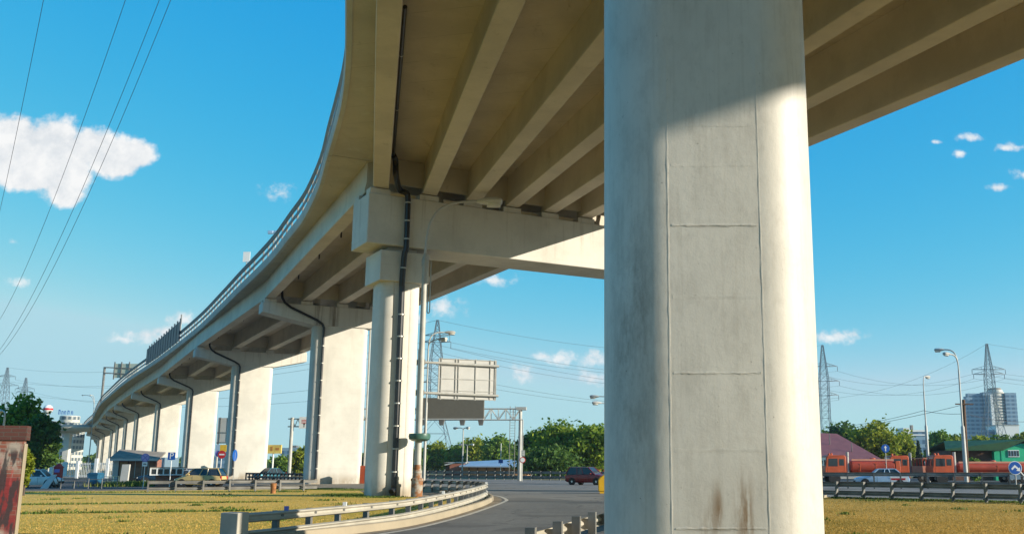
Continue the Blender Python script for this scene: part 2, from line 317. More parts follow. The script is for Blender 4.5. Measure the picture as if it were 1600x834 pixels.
def foliage(name, dark, light, yellow=None):
    m = bpy.data.materials.new(name); m.use_nodes = True; N, L = nodes_of(m); b = N['Principled BSDF']; b.inputs['Roughness'].default_value = 0.6; b.inputs['Specular IOR Level'].default_value = 0.25
    g = N.new('ShaderNodeNewGeometry'); tc = N.new('ShaderNodeTexCoord')
    t = N.new('ShaderNodeTexNoise'); t.inputs['Scale'].default_value = 0.9; t.inputs['Detail'].default_value = 4; L.new(tc.outputs['Object'], t.inputs['Vector'])
    ad = N.new('ShaderNodeMath'); ad.operation = 'MULTIPLY_ADD'; L.new(g.outputs['Random Per Island'], ad.inputs[0]); ad.inputs[1].default_value = 0.5
    ml = N.new('ShaderNodeMath'); ml.operation = 'MULTIPLY_ADD'; L.new(t.outputs[0], ml.inputs[0]); ml.inputs[1].default_value = 1.2; ml.inputs[2].default_value = -0.35
    L.new(ml.outputs[0], ad.inputs[2])
    r = N.new('ShaderNodeValToRGB'); r.color_ramp.elements[0].position = 0.15; r.color_ramp.elements[1].position = 0.75
    r.color_ramp.elements[0].color = dark+(1,); r.color_ramp.elements[1].color = light+(1,)
    if yellow: e = r.color_ramp.elements.new(0.95); e.color = yellow+(1,)
    L.new(ad.outputs[0], r.inputs[0]); L.new(r.outputs[0], b.inputs['Base Color'])
    tr = N.new('ShaderNodeBsdfTranslucent'); L.new(r.outputs[0], tr.inputs[0])
    mx = N.new('ShaderNodeMixShader'); mx.inputs[0].default_value = 0.42; L.new(b.outputs[0], mx.inputs[1]); L.new(tr.outputs[0], mx.inputs[2]); L.new(mx.outputs[0], N['Material Output'].inputs[0])
    MATS[name] = m; return m
f_mid = foliage('mid_green_leaves', (0.05, 0.12, 0.016), (0.21, 0.32, 0.04), (0.30, 0.33, 0.045))
f_sun = foliage('sunlit_green_leaves', (0.065, 0.14, 0.014), (0.25, 0.34, 0.032), (0.34, 0.38, 0.04))
f_dark = foliage('dark_green_leaves', (0.032, 0.085, 0.02), (0.13, 0.22, 0.035))
f_yel = foliage('yellow_green_leaves', (0.09, 0.15, 0.012), (0.32, 0.35, 0.025), (0.45, 0.42, 0.035))
f_blue = foliage('blue_green_needles', (0.02, 0.05, 0.035), (0.05, 0.09, 0.06))

def ground_mat(name, stops, sc_big, sc_small, rough=0.95, bump=0.4, stretch=(1,1,1), tracks=False):
    m = bpy.data.materials.new(name); m.use_nodes = True; N, L = nodes_of(m); b = N['Principled BSDF']; b.inputs['Roughness'].default_value = rough; b.inputs['Specular IOR Level'].default_value = 0.15
    g = N.new('ShaderNodeNewGeometry'); mp = N.new('ShaderNodeMapping'); mp.inputs['Scale'].default_value = stretch; L.new(g.outputs['Position'], mp.inputs[0])
    t1 = N.new('ShaderNodeTexNoise'); t1.inputs['Scale'].default_value = sc_big; t1.inputs['Detail'].default_value = 6; L.new(mp.outputs[0], t1.inputs['Vector'])
    t2 = N.new('ShaderNodeTexNoise'); t2.inputs['Scale'].default_value = sc_small; t2.inputs['Detail'].default_value = 8; t2.inputs['Roughness'].default_value = 0.7; L.new(mp.outputs[0], t2.inputs['Vector'])
    a = N.new('ShaderNodeMath'); a.operation = 'MULTIPLY_ADD'; L.new(t2.outputs[0], a.inputs[0]); a.inputs[1].default_value = 0.55
    a2 = N.new('ShaderNodeMath'); a2.operation = 'MULTIPLY_ADD'; L.new(t1.outputs[0], a2.inputs[0]); a2.inputs[1].default_value = 0.9; a2.inputs[2].default_value = -0.22; L.new(a2.outputs[0], a.inputs[2])
    r = N.new('ShaderNodeValToRGB'); e = r.color_ramp.elements
    e[0].position, e[0].color = stops[0][0], stops[0][1]+(1,); e[1].position, e[1].color = stops[-1][0], stops[-1][1]+(1,)
    for p, c in stops[1:-1]:
        k = e.new(p); k.color = c+(1,)
    L.new(a.outputs[0], r.inputs[0]); L.new(r.outputs[0], b.inputs['Base Color'])
    if tracks:
        vo = N.new('ShaderNodeTexVoronoi'); vo.feature = 'DISTANCE_TO_EDGE'; vo.inputs['Scale'].default_value = 0.22
        ds = N.new('ShaderNodeMix'); ds.data_type = 'VECTOR'; ds.inputs[0].default_value = 0.12; L.new(g.outputs['Position'], ds.inputs[4]); L.new(t1.outputs['Color'], ds.inputs[5])
        nz = N.new('ShaderNodeTexNoise'); nz.inputs['Scale'].default_value = 0.8; nz.inputs['Detail'].default_value = 6; L.new(g.outputs['Position'], nz.inputs['Vector'])
        va = N.new('ShaderNodeVectorMath'); va.operation = 'MULTIPLY_ADD'; L.new(nz.outputs['Color'], va.inputs[0]); va.inputs[1].default_value = (1.6,1.6,0); L.new(g.outputs['Position'], va.inputs[2]); L.new(va.outputs[0], vo.inputs['Vector'])
        mr = N.new('ShaderNodeMapRange'); L.new(vo.outputs['Distance'], mr.inputs[0]); mr.inputs[1].default_value = 0.004; mr.inputs[2].default_value = 0.016; mr.inputs[3].default_value = 0.55; mr.inputs[4].default_value = 0.0
        n3 = N.new('ShaderNodeTexNoise'); n3.inputs['Scale'].default_value = 0.13; n3.inputs['Detail'].default_value = 3; L.new(g.outputs['Position'], n3.inputs['Vector'])
        mr3 = N.new('ShaderNodeMapRange'); L.new(n3.outputs[0], mr3.inputs[0]); mr3.inputs[1].default_value = 0.56; mr3.inputs[2].default_value = 0.575; mr3.inputs[3].default_value = 0.0; mr3.inputs[4].default_value = 0.35
        mxx = N.new('ShaderNodeMath'); mxx.operation = 'MAXIMUM'; L.new(mr.outputs[0], mxx.inputs[0]); L.new(mr3.outputs[0], mxx.inputs[1])
        mm = N.new('ShaderNodeMix'); mm.data_type = 'RGBA'; L.new(mxx.outputs[0], mm.inputs[0]); L.new(r.outputs[0], mm.inputs[6]); mm.inputs[7].default_value = (0.055,0.05,0.045,1); L.new(mm.outputs[2], b.inputs['Base Color'])
    bp = N.new('ShaderNodeBump'); bp.inputs['Strength'].default_value = bump; bp.inputs['Distance'].default_value = 0.05; L.new(t2.outputs[0], bp.inputs['Height']); L.new(bp.outputs[0], b.inputs['Normal'])
    MATS[name] = m; return m
m_lawn = ground_mat('dry_lawn', [(0.28, (0.20, 0.20, 0.018)), (0.40, (0.42, 0.32, 0.045)), (0.52, (0.62, 0.40, 0.085)), (0.8, (0.72, 0.47, 0.14))], 0.055, 2.5, bump=0.6)
m_lawn_r = ground_mat('parched_lawn', [(0.22, (0.20, 0.16, 0.025)), (0.42, (0.34, 0.23, 0.045)), (0.62, (0.46, 0.30, 0.07)), (0.8, (0.54, 0.36, 0.10))], 0.12, 3.0, bump=0.6)
m_earth = ground_mat('rough_ground', [(0.25, (0.09, 0.10, 0.035)), (0.5, (0.17, 0.15, 0.07)), (0.75, (0.24, 0.20, 0.12))], 0.05, 1.2)
m_asphalt = ground_mat('worn_asphalt', [(0.25, (0.12, 0.11, 0.098)), (0.5, (0.17, 0.158, 0.138)), (0.75, (0.215, 0.2, 0.172))], 0.22, 3.5, rough=0.85, bump=0.15, stretch=(1.6, 0.35, 1), tracks=True)
m_asphalt2 = ground_mat('pale_highway_asphalt', [(0.25, (0.16, 0.148, 0.13)), (0.5, (0.22, 0.20, 0.172)), (0.75, (0.26, 0.24, 0.205))], 0.15, 3.5, rough=0.9, bump=0.1, stretch=(0.3, 1.5, 1), tracks=True)
m_lot = ground_mat('parking_asphalt', [(0.25, (0.06, 0.065, 0.065)), (0.5, (0.085, 0.085, 0.08)), (0.75, (0.12, 0.11, 0.10))], 0.3, 4, rough=0.9, bump=0.1)
m_gravel = ground_mat('dusty_gravel', [(0.25, (0.17, 0.135, 0.09)), (0.5, (0.26, 0.21, 0.15)), (0.75, (0.34, 0.29, 0.21))], 0.4, 6, bump=0.4)
m_mark = mat('worn_road_paint', (0.52, 0.47, 0.38), 0.7, 0.0, 0.3, 2.5)
def blade_mat(name, c0, c1, c2):
    m = bpy.data.materials.new(name); m.use_nodes = True; N, L = nodes_of(m); b = N['Principled BSDF']; b.inputs['Roughness'].default_value = 0.7; b.inputs['Specular IOR Level'].default_value = 0.2
    g = N.new('ShaderNodeNewGeometry'); t = N.new('ShaderNodeTexNoise'); t.inputs['Scale'].default_value = 0.12; t.inputs['Detail'].default_value = 5; L.new(g.outputs['Position'], t.inputs['Vector'])
    a = N.new('ShaderNodeMath'); a.operation = 'MULTIPLY_ADD'; L.new(g.outputs['Random Per Island'], a.inputs[0]); a.inputs[1].default_value = 0.45
    a2 = N.new('ShaderNodeMath'); a2.operation = 'MULTIPLY_ADD'; L.new(t.outputs[0], a2.inputs[0]); a2.inputs[1].default_value = 1.1; a2.inputs[2].default_value = -0.25; L.new(a2.outputs[0], a.inputs[2])
    r = N.new('ShaderNodeValToRGB'); e = r.color_ramp.elements; e[0].position = 0.22; e[0].color = c0+(1,); e[1].position = 0.8; e[1].color = c2+(1,); k = e.new(0.48); k.color = c1+(1,)
    L.new(a.outputs[0], r.inputs[0]); L.new(r.outputs[0], b.inputs['Base Color'])
    tr = N.new('ShaderNodeBsdfTranslucent'); L.new(r.outputs[0], tr.inputs[0])
    mx = N.new('ShaderNodeMixShader'); mx.inputs[0].default_value = 0.3; L.new(b.outputs[0], mx.inputs[1]); L.new(tr.outputs[0], mx.inputs[2]); L.new(mx.outputs[0], N['Material Output'].inputs[0])
    MATS[name] = m; return m
m_blade = blade_mat('dry_grass_blades', (0.30, 0.26, 0.03), (0.58, 0.375, 0.075), (0.70, 0.46, 0.14))
m_blade_r = blade_mat('parched_grass_blades', (0.26, 0.20, 0.035), (0.48, 0.31, 0.07), (0.60, 0.39, 0.11))
m_weed = blade_mat('green_weed_blades', (0.05, 0.10, 0.015), (0.10, 0.16, 0.025), (0.22, 0.22, 0.05))

# ------------------------------------------------------------------ mesh helpers
class MB:
    def __init__(s): s.v = []; s.f = []
    def add(s, vs, fs):
        o = len(s.v); s.v += [tuple(v) for v in vs]; s.f += [tuple(i+o for i in f) for f in fs]; return s
    def box(s, x0, x1, y0, y1, z0, z1):
        return s.add([(x0,y0,z0),(x1,y0,z0),(x1,y1,z0),(x0,y1,z0),(x0,y0,z1),(x1,y0,z1),(x1,y1,z1),(x0,y1,z1)],
                     [(3,2,1,0),(4,5,6,7),(0,1,5,4),(1,2,6,5),(2,3,7,6),(3,0,4,7)])
    def obox(s, c, ax, ay, az, hx, hy, hz):
        c = Vector(c); ax, ay, az = Vector(ax)*hx, Vector(ay)*hy, Vector(az)*hz
        vs = [c+ax*a+ay*b+az*d for d in (-1, 1) for (a, b) in ((-1,-1),(1,-1),(1,1),(-1,1))]
        return s.add(vs, [(3,2,1,0),(4,5,6,7),(0,1,5,4),(1,2,6,5),(2,3,7,6),(3,0,4,7)])
    def prism(s, poly, z0, z1):
        n = len(poly)
        s.add([(x,y,z0) for x,y in poly]+[(x,y,z1) for x,y in poly], [tuple(range(n-1,-1,-1)), tuple(range(n,2*n))]+[(i,(i+1)%n,n+(i+1)%n,n+i) for i in range(n)]); return s
    def sweep(s, prof, path, up=(0,0,1), caps=True):
        """closed profile [(side, up)] swept along a path of points; side = right of travel"""
        up = Vector(up); path = [Vector(p) for p in path]; n = len(prof); o = len(s.v)
        for i, p in enumerate(path):
            d = (path[min(i+1, len(path)-1)]-path[max(i-1, 0)]).normalized(); side = d.cross(up).normalized()
            k = 1.0
            if 0 < i < len(path)-1:
                d0 = (path[i]-path[i-1]).normalized(); k = 1/max(0.5, math.cos(d0.angle(d)))
            for (a, b) in prof: s.v.append(tuple(p+side*a*k+up*b))
        for i in range(len(path)-1):
            for j in range(n): s.f.append((o+i*n+j, o+i*n+(j+1)%n, o+(i+1)*n+(j+1)%n, o+(i+1)*n+j))
        if caps: s.f.append(tuple(o+j for j in range(n))[::-1]); s.f.append(tuple(o+(len(path)-1)*n+j for j in range(n)))
        return s
    def tube(s, path, r, n=10, caps=True):
        path = [Vector(p) for p in path]; o = len(s.v); rs = r if isinstance(r, (list, tuple)) else [r]*len(path)
        d = (path[1]-path[0]).normalized(); u = d.orthogonal().normalized()
        for i, p in enumerate(path):
            d = (path[min(i+1, len(path)-1)]-path[max(i-1, 0)]).normalized()
            u = (u-d*u.dot(d)).normalized(); w = d.cross(u)
            for j in range(n):
                a = 2*math.pi*j/n; s.v.append(tuple(p+(u*math.cos(a)+w*math.sin(a))*rs[i]))
        for i in range(len(path)-1):
            for j in range(n): s.f.append((o+i*n+j, o+i*n+(j+1)%n, o+(i+1)*n+(j+1)%n, o+(i+1)*n+j))
        if caps: s.f.append(tuple(o+j for j in range(n))[::-1]); s.f.append(tuple(o+(len(path)-1)*n+j for j in range(n)))
        return s
    def lathe(s, prof, c, n=20, axis='z'):
        o = len(s.v); c = Vector(c)
        for (r, h) in prof:
            for j in range(n):
                a = 2*math.pi*j/n; x, y = r*math.cos(a), r*math.sin(a)
                s.v.append(tuple(c+(Vector((x,y,h)) if axis == 'z' else Vector((x,h,y)) if axis == 'y' else Vector((h,x,y)))))
        for i in range(len(prof)-1):
            for j in range(n): s.f.append((o+i*n+j, o+i*n+(j+1)%n, o+(i+1)*n+(j+1)%n, o+(i+1)*n+j))
        s.f.append(tuple(o+j for j in range(n))[::-1]); s.f.append(tuple(o+(len(prof)-1)*n+j for j in range(n)))
        return s
    def loft(s, rings):
        o = len(s.v); n = len(rings[0])
        for r in rings: s.v += [tuple(p) for p in r]
        for i in range(len(rings)-1):
            for j in range(n): s.f.append((o+i*n+j, o+i*n+(j+1)%n, o+(i+1)*n+(j+1)%n, o+(i+1)*n+j))
        s.f.append(tuple(o+j for j in range(n))[::-1]); s.f.append(tuple(o+(len(rings)-1)*n+j for j in range(n)))
        return s
    def sheet(s, left, right, z=None):
        o = len(s.v)
        for a, b in zip(left, right):
            for p in (a, b): s.v.append((p[0], p[1], p[2] if z is None else z))
        for i in range(len(left)-1): s.f.append((o+2*i, o+2*i+1, o+2*i+3, o+2*i+2))
        return s
def obj(name, mb, m, parent=None, loc=(0,0,0), bevel=0, smooth=True, kind=None):
    me = bpy.data.meshes.new(name); me.from_pydata(mb.v, [], mb.f)
    bm = bmesh.new(); bm.from_mesh(me); bmesh.ops.recalc_face_normals(bm, faces=bm.faces); bm.to_mesh(me); bm.free()
    me.materials.append(m)
    if smooth:
        me.polygons.foreach_set('use_smooth', [True]*len(me.polygons)); me.set_sharp_from_angle(angle=R(32))
    o = bpy.data.objects.new(name, me); C.objects.link(o); o.location = loc
    if parent: o.parent = parent
    if bevel:
        b = o.modifiers.new('bevel', 'BEVEL'); b.width = bevel; b.segments = 2; b.limit_method = 'ANGLE'; b.harden_normals = False
    if kind: o['kind'] = kind
    return o
def tag(o, label, cat, group=None):
    o['label'] = label; o['category'] = cat; o['kind'] = 'thing'
    if group: o['group'] = group
    return o
def thing(name, label, cat, loc=(0,0,0), rz=0, group=None):
    o = bpy.data.objects.new(name, None); C.objects.link(o); o.location = loc; o.rotation_euler = (0,0,rz); o.empty_display_size = 0.2
    return tag(o, label, cat, group)
def copy_tree(o, parent=None):
    c = o.copy(); C.objects.link(c)
    if parent: c.parent = parent
    for ch in list(o.children): copy_tree(ch, c)
    return c
def struct(name, mb, m, **k): return obj(name, mb, m, kind='structure', **k)
def bez(pts, n=40):
    """Catmull-Rom through points"""
    P = [Vector(p) for p in pts]; P = [2*P[0]-P[1]]+P+[2*P[-1]-P[-2]]; out = []
    seg = len(P)-3
    for i in range(seg):
        k = n
        for j in range(k):
            t = j/k; a, b, c_, d = P[i:i+4]
            out.append(0.5*((2*b)+(c_-a)*t+(2*a-5*b+4*c_-d)*t*t+(3*b-a-3*c_+d)*t**3))
    out.append(P[-2]); return out
def resample(path, step):
    path = [Vector(p) for p in path]; out = [path[0].copy()]; acc = 0
    for a, b in zip(path[:-1], path[1:]):
        l = (b-a).length
        while l > 0 and acc+l >= step:
            t = (step-acc)/l; a = a.lerp(b, t); out.append(a.copy()); l = (b-a).length; acc = 0
        acc += l
    return out

# ================================================================== SETTING: ground, roads, lawns
g_ = MB(); n_ = 48
g_.add([(0,0,0)]+[(2600*math.cos(2*math.pi*i/n_), 2600*math.sin(2*math.pi*i/n_), 0) for i in range(n_)], [(0,i+1,(i+1)%n_+1) for i in range(n_)])
struct('ground', g_, m_earth)
def poly(pts, z): m = MB(); m.add([(x,y,z) for x,y in pts], [tuple(range(len(pts)))]); return m
kerb_line = bez([(-8.3,20.5),(-7.0,24.5),(-6.3,26.6),(-5.6,29.7),(-5.3,34.8),(-5.2,40.9),(-5.3,47),(-5.7,53),(-6.7,59),(-8.4,63.6),(-11,67.5),(-13.4,70.4)], 8)
right_edge = bez([(-1.6,6),(-1.0,13),(-0.5,15.7),(0.1,19.2),(1.0,23),(2.5,28),(4.8,36),(7.3,44),(9.8,50.5),(12.3,57)], 8)
struct('highway', poly([(-150,198),(-60,140),(-31,110),(-13,84),(-12,72),(-6,58),(-5,50),(9,49),(12.3,56.6),(21,48.2),(30,39),(62,15),(130,-25),(165,35),(72,76),(31,101),(0,125),(-23,142),(-150,222)], 0.006), m_asphalt2)
ln = len(right_edge); kl = resample([Vector((-13,-5,0)), Vector((-11,12,0))]+[Vector((p.x,p.y,0)) for p in kerb_line[:56]], 1.2)
rr = []
for p in kl:
    y = p.y; a = min(range(ln), key=lambda i: abs(right_edge[i].y-y)); rr.append(Vector((right_edge[a].x if y > 6 else -1.6, y, 0)))
struct('ramp_road', MB().sheet(kl, rr, 0.012), m_asphalt)
def band_along(path, off0, off1, z):
    path = [Vector((p.x, p.y, 0)) for p in path]; l, r = [], []
    for i, p in enumerate(path):
        d = (path[min(i+1,len(path)-1)]-path[max(i-1,0)]).normalized(); s_ = Vector((d.y,-d.x,0)); l.append(p+s_*off0); r.append(p+s_*off1)
    return MB().sheet(l, r, z)
struct('edge_line', band_along([p for p in bez([(-8.0,18.5),(-6.6,22.5),(-5.65,26.3),(-5.15,29.7),(-4.85,36.2),(-4.8,43.5),(-4.85,50),(-5.1,53.5),(-6.2,59.5),(-8.2,64.5),(-11,68.6)], 8)], -0.09, 0.09, 0.018), m_mark)
struct('sandy_verge', band_along(kerb_line, 0.02, 0.42, 0.0155), m_gravel)
struct('lane_line', band_along([Vector((x, 99.5-0.62*x, 0)) for x in range(-60, 60, 6)], -0.07, 0.07, 0.011), m_mark)
kb = MB().sweep([(-0.16,0.0),(0.0,0.0),(-0.02,0.20),(-0.05,0.22),(-0.16,0.22)], [Vector((p.x,p.y,0)) for p in kerb_line])
struct('kerb', kb, m_kerb)
kb2 = MB().sweep([(0.0,0.0),(0.16,0.0),(0.16,0.15),(0.03,0.15)], [Vector((p.x,p.y,0)) for p in right_edge])
struct('kerb', kb2, m_kerb)
lawn_l = [(-60,14),(-9.5,14)]+[(p.x-0.17,p.y) for p in kerb_line[:64]]+[(-9.2,57),(-13.2,60.5),(-15.5,66),(-17.5,73),(-22.4,78),(-31,74),(-39,70.5),(-70,61)]
struct('lawn', poly(lawn_l, 0.022), m_lawn)
struct('gravel_island', poly([(-5.6,53),(-6.9,59),(-8.6,63.4),(-11.2,67.3),(-13.6,70.2),(-13,84),(-30,109),(-36,112),(-34,98),(-22.4,77.8),(-17.4,72.8),(-15.4,66),(-13.1,60.4),(-9.1,57),(-6,50)], 0.027), m_gravel)
struct('parking_lot', poly([(-22.4,78.2),(-31,74.2),(-39,70.7),(-70,61.2),(-130,48),(-160,190),(-62,139),(-36,113),(-33,97)], 0.010), m_lot)
struct('footpath', poly([(-24,79.6),(-31,75.6),(-39,72),(-70,62.6),(-70,65.5),(-39,74.6),(-31,78.4),(-24.5,82)], 0.016), m_gravel)
lawn_r = [(p.x+0.18,p.y) for p in right_edge]+[(21,47.9),(30,38.5),(48,24),(40,4),(8,-6),(-1,-6)]
struct('parched_lawn', poly(lawn_r, 0.020), m_lawn_r)
struct('truck_yard', poly([(6,121),(31,102),(72,77),(165,36),(190,90),(90,150),(20,150)], 0.009), m_lot)

def inside(poly_, x, y):
    c = np.zeros(len(x), bool); n = len(poly_)
    for i in range(n):
        x0,y0 = poly_[i]; x1,y1 = poly_[(i+1)%n]
        if y0 == y1: continue
        k = ((y0 > y) != (y1 > y)) & (x < (x1-x0)*(y-y0)/(y1-y0)+x0); c ^= k
    return c
def blades(name, x, y, h, m, label=None, w=0.035, lean=0.6):
    n = len(x); a = RNG.uniform(0, 2*np.pi, n); hh = h*RNG.uniform(0.5, 1.25, n); ww = w*RNG.uniform(0.6, 1.4, n)
    dx, dy = np.cos(a)*ww, np.sin(a)*ww; b = RNG.uniform(0, 2*np.pi, n); lx, ly = np.cos(b)*hh*lean*RNG.uniform(0,1,n), np.sin(b)*hh*lean*RNG.uniform(0,1,n)
    V = np.empty((n,3,3)); V[:,0] = np.stack([x-dx,y-dy,np.full(n,0.015)],1); V[:,1] = np.stack([x+dx,y+dy,np.full(n,0.015)],1); V[:,2] = np.stack([x+lx,y+ly,hh+0.015],1)
    me = bpy.data.meshes.new(name); me.vertices.add(3*n); me.vertices.foreach_set('co', V.reshape(-1)); me.loops.add(3*n); me.loops.foreach_set('vertex_index', np.arange(3*n, dtype=np.int32))
    me.polygons.add(n); me.polygons.foreach_set('loop_start', np.arange(0,3*n,3, dtype=np.int32)); me.update(calc_edges=True); me.materials.append(m)
    o = bpy.data.objects.new(name, me); C.objects.link(o); o['kind'] = 'stuff'
    return o
def scatter(poly_, n, ymin, ymax, dens_pow=1.5, xr=None):
    xs = [p[0] for p in poly_]; u = RNG.random(n); y = (ymin**(-dens_pow)+(ymax**(-dens_pow)-ymin**(-dens_pow))*u)**(-1/dens_pow)
    x = RNG.uniform(xr[0], xr[1], n)*y if xr else RNG.uniform(min(xs), max(xs), n); k = inside(poly_, x, y); return x[k], y[k]
x, y = scatter(lawn_l, 90000, 19, 78, 0.6, (-0.66, -0.08)); o = blades('dry_grass', x, y, 0.032, m_blade, w=0.016, lean=1.6)
x, y = scatter(lawn_r, 70000, 21, 57, 0.8, (0.18, 0.46)); o = blades('parched_grass', x, y, 0.034, m_blade_r, w=0.016, lean=1.6)
# green weeds: along the rail feet, in thin lines across the lawn, round the island
wxs, wys = [], []
for p in kerb_line[:60]:
    k = 130; wxs.append(p.x-0.45-np.abs(RNG.normal(0,0.35,k))); wys.append(p.y+RNG.uniform(-0.4,0.4,k))
for (x0,y0,x1,y1,k,sp) in ((-29.5,44.3,-15.5,49.4,1500,0.22),(-23.5,36.2,-13.5,39.6,1100,0.2),(-38,66.5,-20,68.6,1600,0.3)):
    t = RNG.random(k); wxs.append(x0+(x1-x0)*t); wys.append(y0+(y1-y0)*t+RNG.normal(0,sp,k))
for (cx,cy,k,sp) in ((-15.5,62,900,0.9),(-13.8,58.5,1200,0.8),(-18,74,900,0.9),(-21,77,900,0.8),(-30,76,300,0.5),(-12.2,56.8,500,0.5)):
    wxs.append(cx+RNG.normal(0,sp,k)); wys.append(cy+RNG.normal(0,sp,k))
for k_, poly_, (ya, yb, xa, xb) in ((26, lawn_l, (20, 70, -0.62, -0.1)), (10, lawn_r, (22, 52, 0.2, 0.45))):
    for _ in range(k_):
        yy = RNG.uniform(ya, yb); xx = yy*RNG.uniform(xa, xb)
        if inside(poly_, np.array([xx]), np.array([yy]))[0]:
            n = int(RNG.integers(20, 90)); sp_ = RNG.uniform(0.08, 0.4); wxs.append(xx+RNG.normal(0,sp_,n)); wys.append(yy+RNG.normal(0,sp_*1.3,n))
t = RNG.random(3500); wxs.append(12.4+8.4*t+RNG.normal(0,0.12,3500)); wys.append(56.1-8.4*t-0.55+RNG.normal(0,0.25,3500))
x, y = np.concatenate(wxs), np.concatenate(wys); blades('green_weeds', x, y, 0.10, m_weed, w=0.035, lean=0.9)

# ================================================================== VIADUCT
ZT, ZB = 17.4, 14.4          # cap top / bottom of the portal cap
ZG0, ZG1, ZS1 = 17.8, 19.7, 20.15
class Pier: pass
def V2(x, y): return Vector((x, y, 0))
PIERS = {}
def set_pier(i, P, t, T, L, s):
    p = Pier(); p.P = V2(*P); p.t = V2(*t).normalized(); p.n = Vector((-p.t.y, p.t.x, 0)); p.T = T; p.L = L; p.s = s; PIERS[i] = p
t2 = (0.857, 0.514)
sl2 = [0.7, 3.75, 6.6, 9.3, 12.0, 14.7, 17.1]
set_pier(2, (-13.7,56.2), t2, 3.0, 26.8, sl2)
sl3 = [0.7, 5.3, 9.9, 14.4]
S_SPAN2 = ([0.7, 4.8, 8.9, 13.0, 17.1], [0.7, 4.2, 7.7, 11.1, 14.4])
tips = {3:(-33.1,95.6), 4:(-55.7,135.5), 5:(-80.5,180.7), 6:(-104.5,222), 7:(-129.5,266), 8:(-147.5,298), 9:(-171.5,343), 10:(-197.5,392.6), 11:(-224,440), 12:(-252.7,493.1), 13:(-284,560), 14:(-322,640), 15:(-364,725), 16:(-408,815)}
for i in tips:
    a = Vector(tips.get(i-1, (-13.7,56.2))); b = Vector(tips.get(i+1, tips[i])); d = (b-a).normalized() if i > 3 else Vector((-0.465,0.885))
    set_pier(i, tips[i], (d.y, -d.x), 2.3, 15.0, sl3)
G_AT_32 = [-7.55, -3.2, 1.3, 5.7, 9.75, 14.4, 19.4]
g2 = [PIERS[2].P+PIERS[2].t*s for s in sl2]
gdir = []
for k in range(7):
    a = g2[k]; b = V2(G_AT_32[k], 32.6); gdir.append((b-a)/(b.y-a.y))      # dX/dY along the near girders
def g_near(k, y): return g2[k]+gdir[k]*(y-g2[k].y)
P1C = V2(1.118, 10.9); t1 = V2(0.93, 0.37).normalized(); n1 = Vector((-t1.y, t1.x, 0))
def g_at_line(k, off):           # near girder k on the line of the first cap (+off along the bridge)
    # P = g2+gdir*(y-g2.y);  (P-P1C-n1*off).n1 = 0
    y = g2[k].y+((P1C+n1*off-g2[k]).dot(n1))/gdir[k].dot(n1); return g_near(k, y)
EL = bez([(-2.2,-34),(-2.4,-22),(-2.8,-12),(-3.4,-2),(-4.3,7),(-5.5,15),(-7.0,23.5),(-8.6,31),(-10.0,36.4),(-11.6,42.6),(-13.1,47.7),(-14.8,52.6),(-16.5,57.3),(-18.9,64.0),(-22.4,72.4),(-25.6,79),(-29.3,86.6),(-33.3,94.2),(-38.5,103.8),(-45.0,116),(-55.4,135.2),(-71.2,162.8),(-81.6,180.6)]+
          [tuple((PIERS[i].P-PIERS[i].t*1.5+PIERS[i].n*0.8).to_2d()) for i in range(6, 17)], 16)
EL = [Vector((p.x, p.y, 0)) for p in EL]
def el_cross(P, n):
    best, bi = 1e9, 0
    for i, p in enumerate(EL):
        d = abs((p-P).dot(n))
        if d < best and (p-P).length < 60: best, bi = d, i
    return bi
er_near = lambda y: V2(12.1+0.577*(48.7-y), y)
def er_at(i):
    if i == 2: return PIERS[2].P+PIERS[2].t*18.9+PIERS[2].n*1.5
    p = PIERS[i]; return p.P+p.t*16.3+p.n*p.T/2
def er_line(off):                # right edge of the near deck on the line of the first cap
    for y in np.linspace(60, -60, 2400):
        p = er_near(float(y))
        if (p-P1C-n1*off).dot(n1) <= 0: return p
    return er_near(-60)

def girder_part(a, b, parent):
    prof = [(-0.43,ZG0),(0.43,ZG0),(0.46,ZG0+0.03),(0.455,ZG0+0.25),(0.36,ZG0+0.62),(0.36,ZG1-0.004),(-0.36,ZG1-0.004),(-0.36,ZG0+0.62),(-0.455,ZG0+0.25),(-0.46,ZG0+0.03)]
    return obj('girder', MB().sweep(prof, [a, b]), m_girder, parent)
m_deckrail = mat('grey_deck_rail', (0.22,0.225,0.215), 0.6, 0.1, 0.2, 1.0)
ORD = ['', 'first', 'second', 'third', 'fourth', 'fifth', 'sixth', 'seventh', 'eighth', 'ninth', 'tenth', 'eleventh', 'twelfth', 'thirteenth', 'fourteenth', 'fifteenth', 'sixteenth']
def railing(parent, path, full):
    up = Vector((0,0,1)); r = obj('railing', MB().sweep([(-0.10,1.12),(-0.17,1.24),(-0.10,1.38),(-0.17,1.54),(-0.10,1.70),(-0.06,1.70),(-0.06,1.12)], [p+up*20.34 for p in path]).sweep([(-0.12,0.46),(-0.06,0.46),(-0.06,0.76),(-0.12,0.76)], [p+up*20.34 for p in path]), m_deckrail, parent)
    pts = resample(path, 2.6 if full else 3.2); m = MB()
    for i in range(len(pts)-1):
        d = (pts[i+1]-pts[i]).normalized(); sd = Vector((d.y,-d.x,0)); b = MB() if full else m
        b.obox(pts[i]+sd*0.0+up*(20.34+0.80), d, sd, up, 0.12, 0.055, 0.82)
        if full: obj('railing_post', b, m_deckrail, r)
    if not full and m.v: r.data.materials.append(m_steel); obj('post_row', m, m_steel, r)['kind'] = 'stuff'
